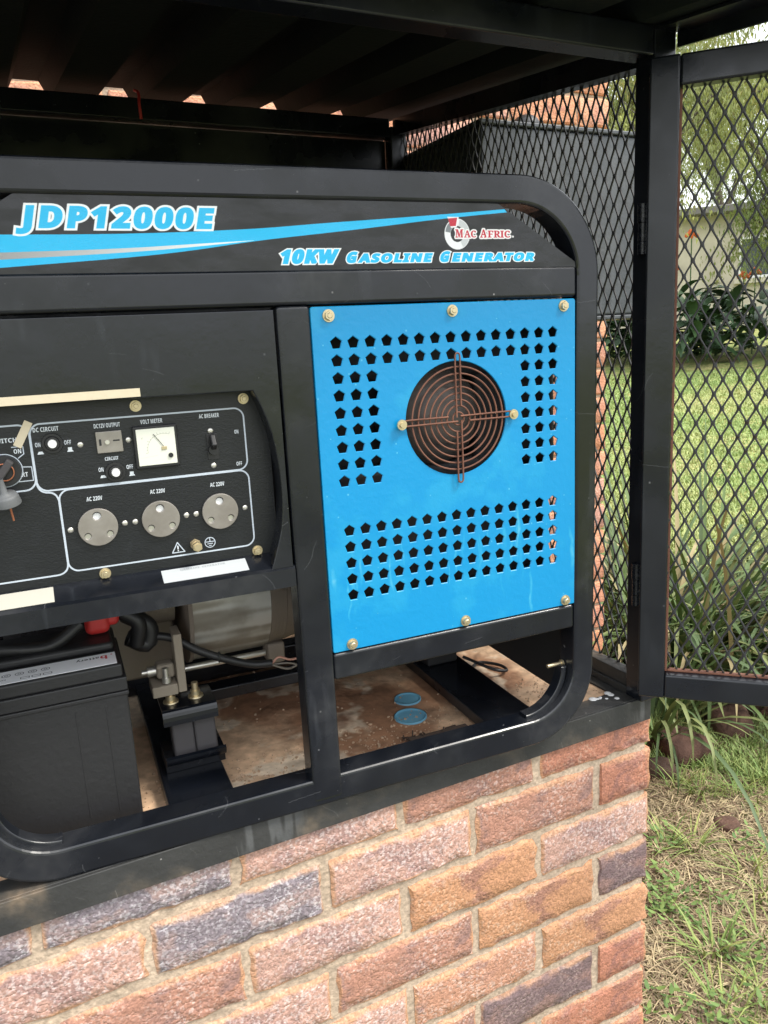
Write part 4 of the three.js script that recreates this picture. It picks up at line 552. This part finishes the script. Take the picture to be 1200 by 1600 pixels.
// far garden: bearing in degrees right of the generator's normal, distance from the camera
const at = (deg, d, dy = 0) => { const a = deg * Math.PI / 180, x = Math.sin(a) * d, z = 0.935 - Math.cos(a) * d; return [x, terrain(x, z) + dy, z]; };
{
  const broad = (len, w, bend, seg = 6) => { const pos = [], idx = []; for (let i = 0; i <= seg; i++) { const t = i / seg, ww = w * Math.sin(Math.PI * Math.pow(t, 0.7)) + 0.002, x = len * (t - bend * 0.25 * t * t), y = len * (0.55 * t - bend * t * t); pos.push(x, y + ww * 0.3, -ww, x, y, 0, x, y + ww * 0.3, ww); if (i) { const b = 3 * (i - 1), c = 3 * i; idx.push(b, b + 1, c, b + 1, c + 1, c, b + 1, b + 2, c + 1, b + 2, c + 2, c + 1); } } const g = new THREE.BufferGeometry(); g.setAttribute('position', new THREE.Float32BufferAttribute(pos, 3)); g.setIndex(idx); g.computeVertexNormals(); return g; };
  const geos = Array.from({ length: 5 }, (_, i) => broad(0.42 + 0.14 * hash(i, 4, 1), 0.06 + 0.03 * hash(i, 5, 1), 0.3 + 0.5 * hash(i, 6, 1)));
  const mats = [leafMat(0.03, 0.07, 0.025, 0.15), leafMat(0.04, 0.09, 0.03, 0.15), leafMat(0.025, 0.055, 0.022, 0.15), leafMat(0.06, 0.12, 0.04, 0.2)];
  const flower = std({ color: lin(0.75, 0.16, 0.04), roughness: 0.6 }), r = rng(91);
  const canna = (deg, d, n, wid, hgt, label, blooms) => {
    const t = thing('canna_clump', label, 'plant', 'dark leaved flowering clumps along the far lawn', at(deg, d));
    for (let i = 0; i < n; i++) { const o = part('leaf', geos[Math.floor(r() * 5)], mats[Math.floor(r() * 4)], t), a = r() * 6.283, q = Math.sqrt(r()); o.position.set(Math.cos(a) * q * wid, hgt * (0.03 + 0.75 * r() * (1 - 0.4 * q * q)), Math.sin(a) * q * wid); o.rotation.set((r() - 0.5) * 0.8, -a + (r() - 0.5) * 2, (r() - 0.3) * 0.9); o.scale.setScalar(0.9 + 0.7 * r()); }
    for (let i = 0; i < blooms; i++) { const a = r() * 6.283, x = Math.cos(a) * wid * 0.6 * r() - 0.2, z = Math.sin(a) * wid * 0.6, y = hgt * (0.95 + 0.35 * r()); const s = part('stem', cyl(0.01, 0.014, y, 6, 'y', [x, y / 2, z]), mats[3], t); part('bloom', merge(Array.from({ length: 5 }, (_, k) => new THREE.SphereGeometry(0.06, 6, 5).scale(0.7, 1.2, 0.5).rotateZ(0.5 * (k - 2)).translate(x + 0.05 * (k - 2), y + 0.04 * (k % 2), z))), flower, s); }
  };
  canna(42.9, 16.4, 250, 1.15, 1.75, 'tall dark green broad leaved clump with orange blooms before the pale wall', 5);
  canna(48.4, 17.2, 190, 1.2, 1.45, 'dark broad leaved clump with orange blooms below the window', 3);
  canna(38.6, 17, 150, 1.0, 1.5, 'dark broad leaved clump seen past the brick house corner', 0);
  canna(54, 17.5, 130, 1.2, 1.2, 'dark broad leaved clump at the far right lawn edge', 1);
}
{ // pale outbuilding beyond the bed
  const p = at(49, 24.5), t = thing('garden_house', 'pale plastered house with a grey window half hidden by trees', 'house', null, p, -47 * Math.PI / 180);
  const pl = std({ color: lin(0.62, 0.58, 0.5), roughness: 0.9, map: tex(256, 256, (u, v) => { const n = fbm(u, v, 5, 5, 850); return [205 + 50 * n, 202 + 50 * n, 196 + 50 * n]; }, [2, 2]) });
  part('wall', bx(-4.5, 6, -0.5, 3.0, -5, 0, 0.01), pl, t); part('roof', bx(-4.9, 6.4, 3.0, 3.18, -5.4, 0.5, 0.02), std({ color: lin(0.16, 0.15, 0.14), roughness: 0.8 }), t);
  const w = part('window', merge([bx(-0.9, 0.95, 1.25, 1.32, 0.001, 0.06, 0.01), bx(-0.9, 0.95, 2.28, 2.35, 0.001, 0.06, 0.01), bx(-0.9, -0.84, 1.3201, 2.2799, 0.001, 0.06, 0.01), bx(0.89, 0.95, 1.3201, 2.2799, 0.001, 0.06, 0.01), bx(0.0, 0.05, 1.3201, 2.2799, 0.001, 0.06, 0.01)]), M.white, t);
  part('pane', bx(-0.84, 0.0, 1.32, 2.28, 0.002, 0.02, 0.002), std({ color: lin(0.08, 0.09, 0.1), roughness: 0.1 }), w); part('pane', bx(0.05, 0.89, 1.32, 2.28, 0.002, 0.02, 0.002), std({ color: lin(0.08, 0.09, 0.1), roughness: 0.1 }), w); part('sill', bx(-1.0, 1.05, 1.12, 1.245, 0.001, 0.14, 0.01), pl, w);
}
{ // trees: forked trunk, limbs and a loose weeping crown of many small leaves
  const bark = std({ color: lin(0.1, 0.08, 0.06), roughness: 0.9, bumpMap: orangePeel, bumpScale: 0.01 });
  const crownMats = [leafMat(0.3, 0.36, 0.12, 0.4), leafMat(0.24, 0.33, 0.1, 0.4), leafMat(0.34, 0.37, 0.15, 0.4)]; for (const m of crownMats) m.vertexColors = true;
  function tree(deg, d, h, wid, low, n, seed, mi, label) {
    const t = thing('garden_tree', label, 'tree', 'trees beyond the far lawn', at(deg, d)), r = rng(seed), br = [], tips = [];
    const limb = (p, dir, len, rad, depth) => {
      const pts = [p.clone()]; let q = p.clone(), v = dir.clone(); const S = 5;
      for (let i = 0; i < S; i++) { v.add(new THREE.Vector3((r() - 0.5) * 0.35, (r() - 0.4) * 0.2, (r() - 0.5) * 0.35)).normalize(); q = q.clone().addScaledVector(v, len / S); pts.push(q); }
      const g = new THREE.TubeGeometry(new THREE.CatmullRomCurve3(pts), 8, 1, 6), P = g.attributes.position; // taper
      const c = new THREE.CatmullRomCurve3(pts); for (let i = 0; i <= 8; i++) { const ctr = c.getPointAt(i / 8), rr = rad * (1 - 0.55 * i / 8); for (let j = 0; j <= 6; j++) { const k = i * 7 + j; P.setXYZ(k, ctr.x + (P.getX(k) - ctr.x) * rr, ctr.y + (P.getY(k) - ctr.y) * rr, ctr.z + (P.getZ(k) - ctr.z) * rr); } }
      br.push(g); for (let i = 2; i < pts.length; i++) if (depth > 0) tips.push([pts[i], depth]);
      if (depth < 3) { const m = depth === 0 ? 5 : 3; for (let i = 0; i < m; i++) { const k = pts[depth === 0 ? 3 + Math.floor(r() * 3) : 2 + Math.floor(r() * 4)], a = r() * 6.283, up = depth === 0 ? 0.5 + 0.7 * r() : 0.1 + 0.5 * r(); limb(k, new THREE.Vector3(Math.cos(a) * wid, up * 1.4, Math.sin(a) * wid).normalize(), len * (0.55 + 0.2 * r()), rad * 0.42, depth + 1); } }
    };
    limb(new THREE.Vector3(0, -0.2, 0), new THREE.Vector3((r() - 0.5) * 0.2, 1, (r() - 0.5) * 0.2), h * 0.42, h * 0.022, 0);
    part('trunk', merge(br), bark, t);
    const pos = [], col = [], box = tips.filter(([, dp]) => dp >= 1), v = new THREE.Vector3(), w = new THREE.Vector3();
    const clumps = []; for (let i = 0; i < n / 42; i++) { const [c] = box[Math.floor(r() * box.length)]; const k = r(), tone = r() < 0.14 ? [0.95, 0.72, 0.55] : [0.75 + 0.4 * k, 0.72 + 0.3 * k, 0.7 + 0.25 * r()]; clumps.push([c.clone().add(new THREE.Vector3((r() - 0.5) * 0.9, -low * r() * r(), (r() - 0.5) * 0.9)), 0.2 + 0.3 * r(), tone]); }
    for (let i = 0; i < n; i++) {
      const [c, rad, tone] = clumps[Math.floor(r() * clumps.length)], a = r() * 6.283, b = Math.acos(2 * r() - 1), q = rad * Math.cbrt(r()), L = 0.045 + 0.05 * r(), W = 0.009 + 0.009 * r();
      const x = c.x + q * Math.sin(b) * Math.cos(a), y = c.y + q * Math.cos(b) * 0.9, z = c.z + q * Math.sin(b) * Math.sin(a);
      v.set(r() - 0.5, -0.5 - 0.6 * r(), r() - 0.5).normalize(); w.set(r() - 0.5, 0.3 * (r() - 0.5), r() - 0.5).normalize();
      for (let k = 0; k < 6; k++) col.push(...tone);
      pos.push(x - w.x * W, y - w.y * W, z - w.z * W, x + w.x * W, y + w.y * W, z + w.z * W, x + v.x * L, y + v.y * L, z + v.z * L, x - w.x * W, y - w.y * W, z - w.z * W, x - v.x * L * 0.4, y - v.y * L * 0.4, z - v.z * L * 0.4, x + w.x * W, y + w.y * W, z + w.z * W);
    }
    const g = new THREE.BufferGeometry(); g.setAttribute('position', new THREE.Float32BufferAttribute(pos, 3)); g.setAttribute('color', new THREE.Float32BufferAttribute(col, 3)); g.computeVertexNormals(); part('crown', g, crownMats[mi], t);
  }
  tree(41.4, 14.5, 7.5, 0.9, 1.5, 36000, 7, 0, 'weeping light green tree leaning over the dark leaved bed');
  tree(51.5, 15.5, 7, 1.0, 1.4, 30000, 8, 1, 'loose mid green tree in front of the pale house wall');
  tree(38, 19, 9, 1.0, 1.5, 36000, 9, 2, 'yellow green tree showing past the brick house corner');
  tree(46, 28, 10, 1.1, 2.0, 30000, 10, 1, 'tall green tree behind the weeping tree');
  tree(56, 17, 8, 1.0, 2, 26000, 12, 0, 'light green tree at the far right of the lawn');
}
renderer.render(scene, camera);
